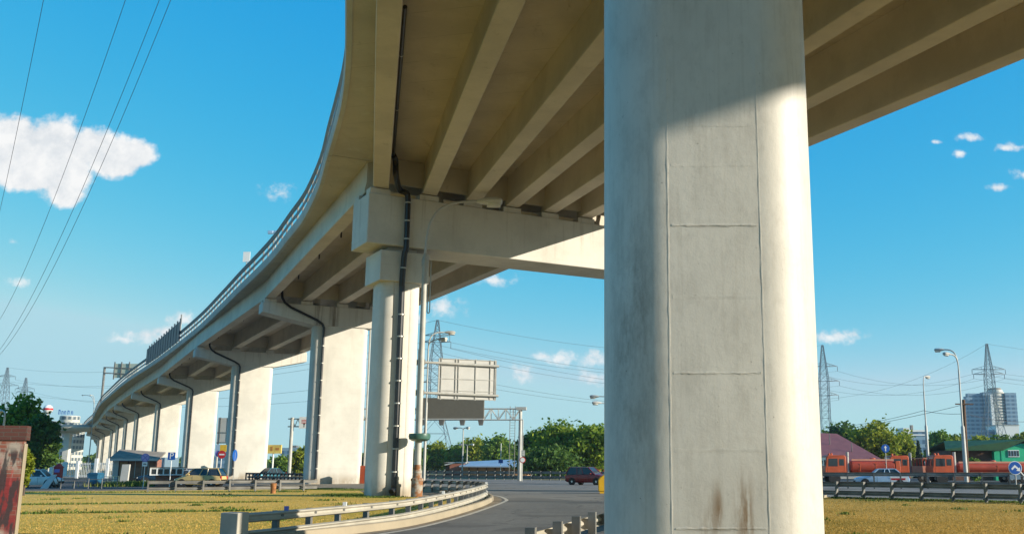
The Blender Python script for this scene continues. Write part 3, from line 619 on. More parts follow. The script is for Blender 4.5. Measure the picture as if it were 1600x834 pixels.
def build_span(name_label, left, right, gpairs, full, i0):
    """left / right: lists of edge points (same count); gpairs: (a, b) per girder"""
    sp = thing('bridge_span', name_label, 'bridge deck', (left[0].x, left[0].y, 0), 0, 'deck spans of the viaduct')
    off = Vector((-left[0].x, -left[0].y, 0)); L_ = [p+off for p in left]; R_ = [p+off for p in right]
    m = MB(); rings = []
    for a, b in zip(L_, R_): rings.append([a+Vector((0,0,ZG1)), b+Vector((0,0,ZG1)), b+Vector((0,0,ZS1)), a+Vector((0,0,ZS1))])
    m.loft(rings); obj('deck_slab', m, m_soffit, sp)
    e = MB().sweep([(-0.12,ZG1-0.06),(0.12,ZG1-0.06),(0.12,ZG1-0.004),(-0.004,ZG1-0.004),(-0.004,20.36),(-0.18,20.36),(-0.18,ZG1+0.1)][::-1], L_)
    obj('edge_beam', e, m_fascia, sp)
    e = MB().sweep([(-0.004,ZG1+0.1),(0.25,ZG1+0.1),(0.25,20.35),(-0.004,20.35)], R_); obj('edge_beam', e, m_fascia, sp)
    for a, b in gpairs: girder_part(a+off, b+off, sp)
    railing(sp, L_, full)
    return sp, off
def diaphragms(sp, off, pts, t, side):
    """pale end panels between the girders, just off the cap line"""
    for k in range(len(pts)-1):
        a, b = pts[k]+off, pts[k+1]+off; d = (b-a).normalized(); nn = Vector((-d.y, d.x, 0))
        m = MB().obox((a+b)/2+Vector((0,0,(ZG0+0.35+ZG1)/2)), d, nn, Vector((0,0,1)), (b-a).length/2-0.36, 0.11, (ZG1-ZG0-0.35)/2-0.01)
        obj('diaphragm', m, m_girder, sp)

# --- span behind the camera and near span
i2 = el_cross(PIERS[2].P+PIERS[2].n*1.5, PIERS[2].n); i1 = el_cross(P1C, n1)
def span_edges(ia, ib, ra, rb, n=24):
    l = EL[ia:ib+1]; idx = np.linspace(0, len(l)-1, n+1); left = [l[int(k)].lerp(l[min(int(k)+1, len(l)-1)], k-int(k)) for k in idx]
    right = [ra.lerp(rb, j/n) for j in range(n+1)]
    d0 = (left[1]-left[0]).normalized(); d1 = (left[-1]-left[-2]).normalized()
    left[0] = left[0]+d0*0.04; left[-1] = left[-1]-d1*0.04; dr = (rb-ra).normalized(); right[0] = right[0]+dr*0.04; right[-1] = right[-1]-dr*0.04
    return left, right
SHADE_SHIFT = V2(4.3, 0); l, r = span_edges(0, i1, er_line(-42)+SHADE_SHIFT, er_line(0)+SHADE_SHIFT)  # unseen right edge pushed outward to set the shadow line on the near column
sp, off = build_span('unseen viaduct deck behind the near round column, widened at right to cast shade', l, r, [(g_at_line(k,-40), g_at_line(k,-0.5)) for k in range(7)]+[(g_at_line(6,-40)+SHADE_SHIFT, g_at_line(6,-0.5)+SHADE_SHIFT)], False, 0)  # last girder is an unseen extra, added for the same shadow
l, r = span_edges(i1, i2, er_line(0), er_at(2))
gp1 = [(g_at_line(k, 0.5), g_near(k, g2[k].y+0.55)) for k in range(7)]
sp, off = build_span('wide shaded deck overhead with fanning girders between near column and portal beam', l, r, gp1, True, 1)
diaphragms(sp, off, [g_near(k, g2[k].y+0.25) for k in range(7)], PIERS[2].t, 1)
# drain line along the first girder of the near span
def pipe_obj(path, r, parent, clamps=(), name='drain_pipe'):
    o = obj(name, MB().tube(path, r, 10), m_pipe, parent)
    for c_ in clamps:
        a, d = Vector(c_[0]), Vector(c_[1]).normalized()
        obj('pipe_clamp', MB().tube([a-d*0.035, a+d*0.035], r*1.22, 10), m_band, o)
    return o
def g1side(y, z): p = g_near(0, y); return p+Vector((0.62, 0, z))+off
pp = pipe_obj([g1side(36,19.2), g1side(42,19.15), g1side(48,19.1), g1side(54.2,19.0)], 0.09, sp, [(g1side(40.5,19.17),(0,1,0)), (g1side(47,19.11),(0,1,0))])
spans = [sp]
for i in range(2, 16):
    a, b = PIERS[i], PIERS[i+1]
    ia, ib = el_cross(a.P+a.n*a.T/2, a.n), el_cross(b.P+b.n*b.T/2, b.n)
    l, r = span_edges(ia, ib, er_at(i), er_at(i+1), 24 if i < 5 else 14)
    ga = [a.P+a.t*s+a.n*(a.T/2+(0.12 if i == 2 else 0.08)) for s in (S_SPAN2[0] if i == 2 else a.s)]; gb = [b.P+b.t*s+b.n*(b.T/2-0.08) for s in (S_SPAN2[1] if i == 2 else b.s)]
    lab = ('curving deck span just beyond the portal beam, pale outer girder in shade' if i == 2 else f'{ORD[i]} deck span of the viaduct, counting back from the near round column')
    sp, off = build_span(lab, l, r, list(zip(ga, gb)), i < 5, i)
    if i <= 4:
        diaphragms(sp, off, [p-b.n*0.35 for p in gb], b.t, -1)
        if i == 2: diaphragms(sp, off, [p+a.n*0.35 for p in ga], a.t, 1)
        for f in ((0.35,0.55,0.78) if i == 2 else (0.25,0.45,0.65,0.85)):      # little drain spouts under the slab
            q = ga[0].lerp(gb[0], f)+a.t*1.25+off
            obj('drain_spout', MB().tube([q+Vector((0,0,19.69)), q+Vector((0,0,18.35))], 0.06, 8), m_pipe, sp)
    spans.append(sp)

# --- piers
def rounded_rect(hx, hy, r, n=8, groove=0.0):
    pts = []
    for (cx, cy, a0) in ((hx-r,hy-r,0),(-hx+r,hy-r,90),(-hx+r,-hy+r,180),(hx-r,-hy+r,270)):
        for j in range(n+1):
            a = R(a0+90*j/n); pts.append((cx+r*math.cos(a), cy+r*math.sin(a)))
        if groove:
            a = R(a0+90); tx, ty = -math.sin(a), math.cos(a); nx, ny = math.cos(a), math.sin(a); px_, py_ = pts[-1]
            for dd, dp in ((0.012, groove), (0.03, groove), (0.045, 0.0015)): pts.append((px_+tx*dd-nx*dp*1.0 if dp == groove else px_+tx*dd+nx*dp, py_+ty*dd-ny*dp if dp == groove else py_+ty*dd+ny*dp))
            # the mirrored lip before the next corner
            q = {0:(-hx+r,hy), 90:(-hx,-hy+r), 180:(hx-r,-hy), 270:(hx,hy-r)}[a0]
            for dd, dp in ((0.045, 0.0015), (0.03, -groove), (0.012, -groove)): pts.append((q[0]-tx*dd+nx*dp, q[1]-ty*dd+ny*dp))
    return pts
def portal_column(parent, c, rz, m, near=False):
    pts = rounded_rect(1.11, 1.11, 0.645, 20) if near else rounded_rect(1.22, 1.22, 0.73, 12, 0.006)
    ca, sa = math.cos(rz), math.sin(rz); pts = [(c.x+x*ca-y*sa, c.y+x*sa+y*ca) for x, y in pts]
    col = obj('column', MB().prism(pts, 0.0, 12.3), m, parent)
    return col
def portal_pier(label, P, t, n, T, L, cols, s_list, front_off, near):
    root = thing('bridge_pier', label, 'bridge pier', (P.x, P.y, 0), 0, 'piers of the viaduct'); off = Vector((-P.x,-P.y,0)); up = Vector((0,0,1))
    cap = MB().obox(t*L/2+n*T/2+up*(ZT+ZB)/2, t, n, up, L/2, T/2, (ZT-ZB)/2); obj('cap_beam', cap, m_con, root, bevel=0.05)
    for s in s_list:
        obj('bearing_block', MB().obox(t*s+n*0.42+up*(ZT+0.17), t, n, up, 0.62, 0.36, 0.166), m_con, root, bevel=0.015)
        obj('bearing_block', MB().obox(t*s+n*(T-0.42)+up*(ZT+0.17), t, n, up, 0.62, 0.36, 0.166), m_con, root, bevel=0.015)
    for (c, rz) in cols:
        c = c+off; portal_column(root, c, rz, m_near if near else m_con, near)
        ccap = MB().obox(c+up*13.2, t, n, up, 1.5, 1.4, 0.9); obj('capital', ccap, m_con, root, bevel=0.04)
        obj('bearing_block', MB().obox(c+up*14.25, t, n, up, 0.9, 0.8, 0.15), m_con, root)
    return root
P1 = P1C-t1*6.0-n1*1.5
near_pier = portal_pier('massive rounded pale concrete column in right foreground, stained near its foot', P1, t1, n1, 3.0, 25, [(P1C, 0.0), (P1C+V2(14.27,6.6), R(6))], [(g_at_line(k,0)-P1).dot(t1) for k in range(4)], 0, True)
# formwork seams standing a few millimetres proud on the flat panel of the near column
for zz, hh, dd in ((4.09,0.018,0.012),(2.60,0.016,0.010),(1.12,0.016,0.010),(5.15,0.03,0.003),(4.72,0.03,0.0025),(3.35,0.03,0.002),(1.85,0.03,0.002)):
    k = 26; y0 = P1C.y-1.11-P1.y; rings = []
    for q in range(k+1):
        xa = P1C.x-P1.x-0.43+0.86*q/k; j = random.uniform(-0.004,0.004); d2 = dd*random.uniform(0.25,0.8); h2 = hh*random.uniform(0.4,0.8)
        rings.append([Vector((xa,y0+0.02,zz-h2*1.4+j)),Vector((xa,y0-d2*0.6,zz-h2+j)),Vector((xa,y0-d2,zz+j)),Vector((xa,y0-d2*0.6,zz+h2+j)),Vector((xa,y0+0.02,zz+h2*1.4+j))])
    m = MB().loft(rings)
    obj('formwork_seam', m, m_near, near_pier)
for xe, dd in ((-0.465,0.0045),(0.465,0.005)):
    rings = []
    for q in range(60):
        z = 0.02+5.9*q/59; d2 = dd*random.uniform(0.25,1.0); xx = P1C.x-P1.x+xe+random.uniform(-0.002,0.002); w2 = random.uniform(0.006,0.011); y0 = P1C.y-1.11-P1.y
        rings.append([Vector((xx-w2*1.5,y0+0.02,z)),Vector((xx-w2,y0-d2*0.5,z)),Vector((xx,y0-d2,z)),Vector((xx+w2,y0-d2*0.5,z)),Vector((xx+w2*1.5,y0+0.02,z))])
    obj('formwork_seam', MB().loft(rings), m_near, near_pier)
p2 = PIERS[2]
pier2 = portal_pier('round column with square capital under the long portal beam, black drainpipe in front', p2.P, p2.t, p2.n, 3.0, p2.L, [(V2(-12.4,58.7), R(29)), (p2.P+p2.t*24.2+p2.n*1.5, R(29))], sl2, 0, False)
o2 = Vector((-p2.P.x,-p2.P.y,0)); pf = lambda s, d, z: p2.t*s-p2.n*d+Vector((0,0,z))
xs, ys = -11.80+13.7, 57.43-56.2
gq = g_near(0, 54.2)+Vector((0.62,0,0))+o2
path = [gq+Vector((0,0,19.0)), gq+Vector((0.02,0.45,18.9)), gq+Vector((0.02,0.62,18.6)), gq+Vector((0.04,0.75,18.05)), pf(1.75,0.24,17.75), pf(2.1,0.26,17.6), pf(2.28,0.26,17.35), pf(2.3,0.26,16), pf(2.3,0.26,14.3), Vector((xs+0.12,ys-0.25,13.9)), Vector((xs,ys-0.08,12.2)), Vector((xs,ys,11)), Vector((xs,ys,0.9)), Vector((xs-0.03,ys-0.12,0.45)), Vector((xs-0.08,ys-0.3,0.3))]
pipe_obj(bez(path, 5), 0.17, pier2, [((xs,ys,z),(0,0,1)) for z in np.arange(1.4, 11.6, 1.28)]+[(pf(2.3,0.26,z),(0,0,1)) for z in (14.8,15.9,17.0)]+[((xs+0.06,ys-0.17,13.1),(0.07,-0.09,1))])
for i in range(3, 17):
    p = PIERS[i]
    lab = f'pale wall pier with tapering arms and slanting drainpipe, {ORD[i]} support counting from the near column'
    if i == 3: lab = 'wide pale wall pier with tapering arms and stained cap, just left of the capital column'
    root = thing('bridge_pier', lab, 'bridge pier', tuple(p.P), 0, 'piers of the viaduct'); up = Vector((0,0,1))
    prof = [(0,17.4),(0,16.42),(5.0,15.42),(10.6,15.42),(15.0,16.42),(15.0,17.4)]
    m = MB(); k = len(prof); T = p.T
    m.add([p.t*s+up*z for s, z in prof]+[p.t*s+p.n*T+up*z for s, z in prof], [tuple(range(k)), tuple(range(2*k-1,k-1,-1))]+[(j,(j+1)%k,k+(j+1)%k,k+j) for j in range(k)])
    obj('cap_beam', m, m_stainc if i == 3 else m_con, root, bevel=0.04)
    cc = p.t*7.8+p.n*T/2; pts = [(cc+p.t*x+p.n*y) for x, y in rounded_rect(2.72, 1.0, 0.62, 8)]
    obj('column', MB().prism([(q.x,q.y) for q in pts], 0, 15.43), m_con, root)
    if i <= 5:
        for f in (0.36, T-0.36):
            for s in (S_SPAN2[1] if i == 3 and f < 1 else p.s): obj('bearing_block', MB().obox(p.t*s+p.n*f+up*(ZT+0.17), p.t, p.n, up, 0.58, 0.3, 0.166), m_con, root, bevel=0.012)
    else:
        for s in p.s: obj('bearing_block', MB().obox(p.t*s+p.n*T/2+up*(ZT+0.17), p.t, p.n, up, 0.58, 0.95, 0.166), m_con, root)
    q = lambda s, z, d=0.2: p.t*s-p.n*d+up*z
    fy = -(T/2-1.0)+0.20
    path = [q(1.75,18.7,-0.3), q(1.8,17.9,-0.05), q(2.0,17.45), q(2.6,17.0), q(5.2,15.9), q(5.75,15.55), q(5.95,15.2,0.1), q(5.95,14.8,fy), q(5.95,8,fy), q(5.95,0.5,fy)]
    pipe_obj(path, 0.125, root, [(q(5.95,z,fy),(0,0,1)) for z in np.arange(1.5,14.5,1.7)] if i <= 4 else ())
    if i == 3:
        obj('conduit', MB().tube([q(10.75,15.5,-0.5), q(10.75,0.2,-0.5)], 0.09, 8), m_pole, root)

# ================================================================== GUARDRAILS
def wbeam(z0, h=0.31, d=0.085, side=1):
    f = [(0.0,0.0),(d*0.9,0.12),(d,0.22),(d*0.35,0.42),(d*0.35,0.58),(d,0.78),(d*0.9,0.88),(0.0,1.0)]
    pr = [(side*a, z0+b*h) for a, b in f]+[(side*(a-0.012), z0+b*h) for a, b in reversed(f)]
    return pr
def guardrail(name, label, path, step=2.0, top=0.75, beam=0.24, gap=0.20, m=None, mp=None, group='guardrails along the roads', side=1, posts_as_parts=True, post_top=0.0, post_off=0.13, brackets=False):
    path = [Vector(p) for p in path]; o0 = path[0].copy(); o0.z = 0; path = [p-o0 for p in path]; m = m or m_railgrey; mp = mp or m_post
    root = thing(name, label, 'guardrail', tuple(o0), 0, group)
    obj('rail_beam', MB().sweep(wbeam(top-beam, beam, 0.085, side), path), m, root)
    obj('rail_beam', MB().sweep(wbeam(top-2*beam-gap, beam, 0.085, side), path), m, root)
    pts = resample(path, step); up = Vector((0,0,1)); n = len(pts)
    extra = MB()
    for i, p in enumerate(pts):
        d = (pts[min(i+1,n-1)]-pts[max(i-1,0)]).normalized(); sd = Vector((d.y,-d.x,0)); b = MB()
        h = top+post_top; c = p-sd*side*post_off
        b.obox(c+up*(h/2-0.02), sd, d, up, 0.07, 0.055, h/2+0.02)
        b.obox(p-sd*side*(post_off-0.10)*0.5+up*(top-beam/2), sd, d, up, post_off*0.5, 0.045, beam*0.42)
        if brackets: b.obox(c+up*(top+0.02), sd, d, up, 0.10, 0.07, 0.02); b.obox(c-sd*side*0.05+up*(top*0.45), (sd+up*0.6).normalized(), d, (up-sd*0.6).normalized(), 0.04, 0.05, top*0.33)
        if i < 100 and posts_as_parts: obj('post', b, mp, root)
        else: extra.add(b.v, b.f)
    if extra.v: obj('post_row', extra, mp, root)['kind'] = 'stuff'
    return root, o0
rail_pts = [(-7.90,22.3,0),(-7.43,24.0,0),(-7.0,26.0,0),(-6.66,27.6,0.0),(-5.95,30.4,0.03),(-5.62,35.8,0.07),(-5.5,41.5,0.12),(-5.72,48.5,0.15),(-6.15,53.5,0.15),(-7.1,58.6,0.15),(-8.8,63.0,0.12),(-10.6,66.4,0.1),(-12.5,69.6,0.08)]
gr, o0 = guardrail('guardrail', 'pale two-beam guardrail curving along the ramp kerb, ending in a blunt block', bez(rail_pts, 8), 1.55, 0.70, 0.21, 0.17, m_railpaint, m_post, side=1)
e0 = Vector(rail_pts[0])-o0; d0 = (Vector(rail_pts[1])-Vector(rail_pts[0])).normalized(); s0 = Vector((d0.y,-d0.x,0))
blk = MB().obox(e0-d0*0.16-s0*0.02+Vector((0,0,0.33)), d0, s0, Vector((0,0,1)), 0.2, 0.22, 0.40); obj('end_block', blk, m_railpaint, gr, bevel=0.02)
for i in (8, 21, 40, 60):
    q = bez(rail_pts, 8)[i]-o0; obj('reflector', MB().box(q.x-0.05,q.x+0.05,q.y-0.03,q.y+0.03,q.z+0.69,q.z+0.79), m_lilac if i == 8 else m_white, gr)
rp2 = [(-1.45,12.6,0),(-0.85,15.6,0),(-0.28,19.2,0),(0.62,23,0),(2.1,28,0),(4.4,36,0),(6.9,44,0),(9.4,50.5,0)]
gr2, o2_ = guardrail('guardrail', 'low pale guardrail rising out of the bottom edge beside the near column', bez(rp2, 6), 1.6, 0.78, 0.22, 0.18, m_railpaint, m_post, side=-1, post_top=0.1)
fr = [(11.6,56.8,0),(12.8,55.6,0),(16.4,51.5,0),(20,47.4,0),(25,41.6,0),(31,34.5,0)]
guardrail('guardrail', 'dark bracketed guardrail standing along the far edge of the parched right lawn', fr, 1.72, 0.86, 0.24, 0.2, m_railgrey, m_post, side=-1, post_top=0.02, brackets=True, post_off=0.2)
guardrail('guardrail', 'taller dark guardrail behind the pale car on the right-hand road', [(9.5,82.5,0),(18.4,80,0),(33.5,77,0),(60,70,0)], 2.0, 1.25, 0.30, 0.42, m_railgrey, m_post, side=-1)
guardrail('guardrail', 'long grey guardrail across the highway below the big green trees', [(-32,147.5,0),(-23,140.6,0),(-11.5,131.8,0),(0.8,122.2,0),(14,114,0),(24,108,0)], 1.6, 1.12, 0.34, 0.22, m_railgrey, m_post, side=-1)
guardrail('guardrail', 'low grey guardrail between the lawn and the parked gold car', [(-30.2,67.6,0),(-27,69,0),(-23.2,71.4,0),(-20.6,73.4,0)], 1.7, 0.78, 0.22, 0.2, m_railgrey, m_post, side=-1)
guardrail('guardrail', 'zigzag of short dark guardrail posts beside the blue car between two piers', [(-44.5,127,0),(-39,121.5,0),(-33.5,116,0)], 0.9, 0.95, 0.22, 0.2, m_steel, m_black, side=-1)
guardrail('guardrail', 'distant grey guardrail under the yellow billboard between two piers', [(-66,205,0),(-56,190,0),(-46,176,0)], 2.0, 1.1, 0.3, 0.25, m_railgrey, m_post, side=-1)

# ================================================================== STREET FURNITURE
def lamp_head(parent, p, d, L=0.75, m=None):
    d = Vector(d).normalized(); s_ = Vector((d.y,-d.x,0)).normalized() if abs(d.z) < 0.99 else Vector((1,0,0)); u = s_.cross(d)
    rings = []
    for t, w, h in ((0,0.05,0.05),(0.12,0.09,0.08),(0.4,0.17,0.12),(0.75,0.2,0.13),(0.95,0.15,0.1),(1.0,0.06,0.05)):
        rings.append([p+d*(L*t)+s_*(w*math.cos(a)*L/0.75)+u*(h*math.sin(a)*L/0.75) for a in np.linspace(0, 2*np.pi, 11)[:-1]])
    h = obj('lamp_head', MB().loft(rings), m or m_pole, parent)
    rings = []
    for t, w in ((0.38,0.08),(0.5,0.15),(0.75,0.17),(0.92,0.1)):
        rings.append([p+d*(L*t)+s_*(w*math.cos(a)*L/0.75)-u*(0.09*L/0.75)+u*(0.10*math.sin(a)*L/0.75) for a in np.linspace(0, 2*np.pi, 11)[:-1]])
    obj('lamp_lens', MB().loft(rings), m_lens, h)
def street_lamp(label, X, Y, H, arms, r0=0.13, r1=0.06, name='street_lamp', split=0.6, m=None, group='street lamps'):
    """arms: list of (dx, dy, dz_rise) tips relative to the shaft top"""
    root = thing(name, label, 'street lamp', (X, Y, 0), 0, group); m = m or m_pole
    obj('pole', MB().tube([(0,0,0),(0,0,H*split),(0,0,H*split+0.15),(0,0,H)], [r0, r0*0.85, r1*1.1, r1], 12), m, root)
    for (dx, dy, dz) in arms:
        P0 = Vector((0,0,H)); P3 = Vector((dx,dy,H+dz)); P1 = P0+Vector((0,0,dz*0.9)); P2_ = P0+Vector((dx*0.35,dy*0.35,dz*1.0))
        path = [(1-t)**3*P0+3*(1-t)**2*t*P1+3*(1-t)*t*t*P2_+t**3*P3 for t in np.linspace(0,1,14)]
        obj('arm', MB().tube(path, r1*0.8, 8), m, root); lamp_head(root, path[-1]-(path[-1]-path[-2])*0.5, path[-1]-path[-2], 0.95)
    return root
# the large lamp by the capital column
LX, LY = wx(651,57.2,0.2), 57.2
zt = wz(402, LY)
lamp = thing('street_lamp', 'tall grey street lamp with green bowl and rusty base beside the capital column', 'street lamp', (LX, LY, 0), 0, 'street lamps')
obj('pole', MB().tube([(0,0,1.6),(0,0,zt-0.6),(0,0,zt-0.45)], [0.19,0.15,0.15], 14), m_pole, lamp)
obj('pole_collar', MB().lathe([(0.19,zt-0.55),(0.2,zt-0.2),(0.07,zt+0.25)], (0,0,0), 14), m_pole, lamp)
dh = pt(772,313,LY+0.6)-Vector((LX,LY,0)); P0 = Vector((0,0,zt)); dh0 = dh-Vector((0.95,0.05,0.08))
P1_ = Vector((0.05,0.05,zt+ (dh0.z-zt)*0.75)); P2_ = Vector((dh0.x*0.15,0.2,dh0.z-0.05)); path = [(1-t)**3*P0+3*(1-t)**2*t*P1_+3*(1-t)*t*t*P2_+t**3*dh0 for t in np.linspace(0,1,24)]
obj('arm', MB().tube(path, 0.075, 10), m_signback, lamp); lamp_head(lamp, dh0-Vector((0.05,0,0)), path[-1]-path[-2], 1.5, m_lens)
obj('base_sleeve', MB().lathe([(0.33,0.0),(0.33,0.9),(0.36,0.92),(0.36,1.02),(0.27,1.08),(0.24,1.3),(0.26,1.32),(0.26,1.46),(0.22,1.5),(0.21,1.72),(0.19,1.8)], (0,0,0), 16), m_rustpaint, lamp)
zb = wz(683, LY)
obj('bowl', MB().lathe([(0.17,-0.22),(0.42,-0.20),(0.58,-0.1),(0.62,0.06),(0.60,0.2),(0.52,0.22),(0.17,0.1)], (0.06,-0.05,zb), 22), m_teal, lamp)
# hanging cable loop under the deck by the lamp
cx_, cY = wx(667,70,10), 70.0; zt_, zb_ = wz(446,cY), wz(489,cY)
tag(obj('hanging_cable', MB().tube([(cx_-0.08,cY,19.5),(cx_-0.08,cY,zb_+0.1),(cx_-0.03,cY,zb_),(cx_+0.05,cY,zb_),(cx_+0.1,cY,zb_+0.1),(cx_+0.1,cY,19.5)], 0.045, 6), m_band), 'thin pale cable loop hanging from the deck behind the grey lamp pole', 'cable')
# lamps on the right
def px_lamp(label, pxb, Y, pytop, tips, r0=0.13, r1=0.06, split=0.6):
    X = wx(pxb, Y, 0.3); H = wz(pytop, Y)
    arms = []
    for (qx, qy, dy) in tips:
        t = pt(qx, qy, Y+dy); arms.append((t.x-X, dy, t.z-H))
    return street_lamp(label, X, Y, H, arms, r0, r1, split=split)
px_lamp('single curved-arm street lamp left of the double-headed lamp on the right', 1452, 108, 612, [(1446,588,0.5)], 0.17, 0.07, 0.62)
px_lamp('tall double-headed street lamp in front of the green-roofed house', 1510, 96, 578, [(1474,546,0.6),(1484,553,-0.6)], 0.2, 0.08, 0.5)
px_lamp('street lamp with two heads peeping out left of the near column', 962, 100, 640, [(934,619,0.4),(938,629,-0.4)], 0.15, 0.06)
px_lamp('street lamp behind the capital column, two pale heads beside the lattice pylon', 662, 88, 545, [(697,519,0.6),(686,530,-0.6)], 0.13, 0.06)
px_lamp('thin white street lamp left of the far white deck on the horizon', 137, 350, 640, [(130,617,2),(143,617,-2)], 0.2, 0.12)
px_lamp('white street lamp before the leafy tree above the fence', 56, 118, 690, [(62,676,0.6)], 0.1, 0.05)
px_lamp('white street lamp right of the leafy left tree', 74, 128, 690, [(80,675,0.6)], 0.1, 0.05)
px_lamp('stubby blue-grey lamp leaning over the graffiti wall top', -6, 60, 652, [(3,642,0.2)], 0.09, 0.06)
street_lamp('unseen street lamp added behind the near column to shade the ramp', 7.6, 47.0, 12, [(-2.4,0.4,1.2)], 0.16, 0.07)  # added out of view to throw a shadow line across the ramp
px_lamp('slim street lamp with twin heads before the warehouse trees', 722, 150, 672, [(716,668,0.5),(728,668,-0.5)], 0.12, 0.08)
px_lamp('short street lamp right of the slim twin lamp near the warehouse', 729, 190, 697, [(723,694,0.5),(735,694,-0.5)], 0.12, 0.08)

def disc(parent, name, c, r, m, d=(0,-1,0), t=0.012, seg=26):
    c = Vector(c); d = Vector(d).normalized(); s_ = Vector((0,0,1)).cross(d).normalized(); u = d.cross(s_)
    ring = [s_*(r*math.cos(a))+u*(r*math.sin(a)) for a in np.linspace(0, 2*np.pi, seg+1)[:-1]]
    return obj(name, MB().loft([[c+q for q in ring], [c+d*t+q for q in ring]]), m, parent)
def flat(parent, name, pts, m, d=(0,-1,0), t=0.006):
    d = Vector(d).normalized(); return obj(name, MB().loft([[Vector(p) for p in pts], [Vector(p)+d*t for p in pts]]), m, parent, smooth=False)
def text(parent, s, loc, size, m, rz=0, name='letter'):
    cu = bpy.data.curves.new(name, 'FONT'); cu.body = s; cu.size = size; cu.align_x = 'CENTER'; cu.align_y = 'CENTER'; cu.extrude = 0.004; cu.materials.append(m)
    tmp = bpy.data.objects.new('tmp', cu); C.objects.link(tmp); dg = bpy.context.evaluated_depsgraph_get(); me = bpy.data.meshes.new_from_object(tmp.evaluated_get(dg)); bpy.data.objects.remove(tmp)
    o = bpy.data.objects.new(name, me); C.objects.link(o); o.location = loc; o.rotation_euler = (math.pi/2, 0, rz); o.parent = parent; return o
def sign_post(label, cat, px, Y, pytop, r=0.035, m=None, name='road_sign', pxb=None):
    X = wx(px, Y, wz(pytop, Y)); root = thing(name, label, cat, (X, Y, 0))
    obj('post', MB().tube([(0,0,0),(0,0,wz(pytop,Y))], r, 8), m or m_white, root); return root, X
# parking sign
r_, X = sign_post('square blue parking sign with white P above the brick booth', 'road sign', 269, 85, 706)
z = wz(712, 85); h = 0.31
obj('sign_plate', MB().box(-h,h,-0.06,-0.04,z-h,z+h), m_blue, r_); text(r_, 'P', (0,-0.066,z), 0.72, m_white)
# no-stopping sign
r_, X = sign_post('round violet no-stopping sign with white plate below, left of the parking sign', 'road sign', 228, 80, 709, 0.03)
z = wz(714.5, 80); disc(r_, 'sign_plate', (0,-0.04,z), 0.33, m_lilac); disc(r_, 'sign_face', (0,-0.055,z), 0.26, mat('pale_violet_sign_face', (0.38,0.36,0.62), 0.5, 0, 0.04), t=0.006)
for a in (45, 135):
    c_, s_ = math.cos(R(a)), math.sin(R(a)); flat(r_, 'sign_bar', [(c_*0.26+s_*0.04,-0.064,z+s_*0.26-c_*0.04),(c_*0.26-s_*0.04,-0.064,z+s_*0.26+c_*0.04),(-c_*0.26-s_*0.04,-0.064,z-s_*0.26+c_*0.04),(-c_*0.26+s_*0.04,-0.064,z-s_*0.26-c_*0.04)], m_lilac, t=0.005+0.002*(a > 90))
z2 = wz(724.5, 80); obj('plate', MB().box(-0.21,0.21,-0.055,-0.04,z2-0.17,z2+0.17), m_white, r_); flat(r_, 'pictogram', [(-0.14,-0.056,z2-0.04),(0.14,-0.056,z2-0.04),(0.12,-0.056,z2+0.03),(0.05,-0.056,z2+0.05),(-0.10,-0.056,z2+0.05)], m_post)
# no-entry cluster
r_, X = sign_post('red no-entry sign with yellow board above it behind the gold car', 'road sign', 347.5, 92, 694, 0.035)
z = wz(709.5, 92); disc(r_, 'sign_plate', (0.03,-0.04,z), 0.36, m_red); flat(r_, 'sign_bar', [(-0.2,-0.056,z-0.06),(0.26,-0.056,z-0.06),(0.26,-0.056,z+0.06),(-0.2,-0.056,z+0.06)], m_white)
z = wz(700, 92); obj('board', MB().box(-0.18,0.42,-0.05,-0.03,z-0.3,z+0.32), mat('yellow_sign_board', (0.72,0.45,0.04), 0.5), r_); disc(r_, 'side_disc', (-0.36,0.02,wz(708,92)), 0.26, m_lilac)
# blue disc turned edge-on by a pier
X, Y = wx(367.5, 95, 3), 95; r_ = thing('road_sign', 'round blue sign turned almost edge-on against the shaded pier side', 'road sign', (X, Y, 0)); z = wz(711, 95)
obj('post', MB().tube([(0,0,0),(0,0,z+0.3)], 0.03, 8), m_pole, r_); disc(r_, 'sign_plate', (0,-0.04,z), 0.54, m_blue, (0.97,-0.06,0), 0.02)
# blue arrow sign among the trucks
r_, X = sign_post('small round blue sign with white upright arrow above the orange tanker', 'road sign', 1383, 98, 694, 0.035, m_pole); z = wz(700, 98)
disc(r_, 'sign_plate', (0,-0.04,z), 0.40, m_blue); flat(r_, 'arrow', [(-0.05,-0.056,z-0.27),(0.05,-0.056,z-0.27),(0.05,-0.056,z+0.05),(0.15,-0.056,z+0.05),(0,-0.056,z+0.28),(-0.15,-0.056,z+0.05),(-0.05,-0.056,z+0.05)], m_white)
# big blue disc, right edge
X, Y = wx(1585, 74.5, 2), 74.5; r_ = thing('road_sign', 'large round blue sign with white angled arrow at the far right guardrail', 'road sign', (X, Y, 0)); z = wz(730.5, 74.5)
obj('post', MB().tube([(0,0,0),(0,0,z+0.2)], 0.05, 8), m_pole, r_); disc(r_, 'sign_rim', (0,-0.04,z), 0.50, m_white); disc(r_, 'sign_plate', (0,-0.053,z), 0.45, m_blue)
flat(r_, 'arrow', [(-0.30,-0.066,z-0.05),(-0.22,-0.066,z-0.15),(-0.02,-0.066,z+0.04),(0.14,-0.066,z-0.1),(0.06,-0.066,z-0.2),(0.36,-0.066,z-0.24),(0.34,-0.066,z+0.06),(0.26,-0.066,z-0.02),(-0.02,-0.066,z+0.22)], m_white)
obj('lower_board', MB().box(-0.42,0.35,-0.03,0.0,z-0.82,z-0.48), m_bluegrey, r_)
obj('strut', MB().tube([(0.3,-0.02,z-0.2),(0.85,0.2,z-0.75)], 0.04, 8), m_white, r_)
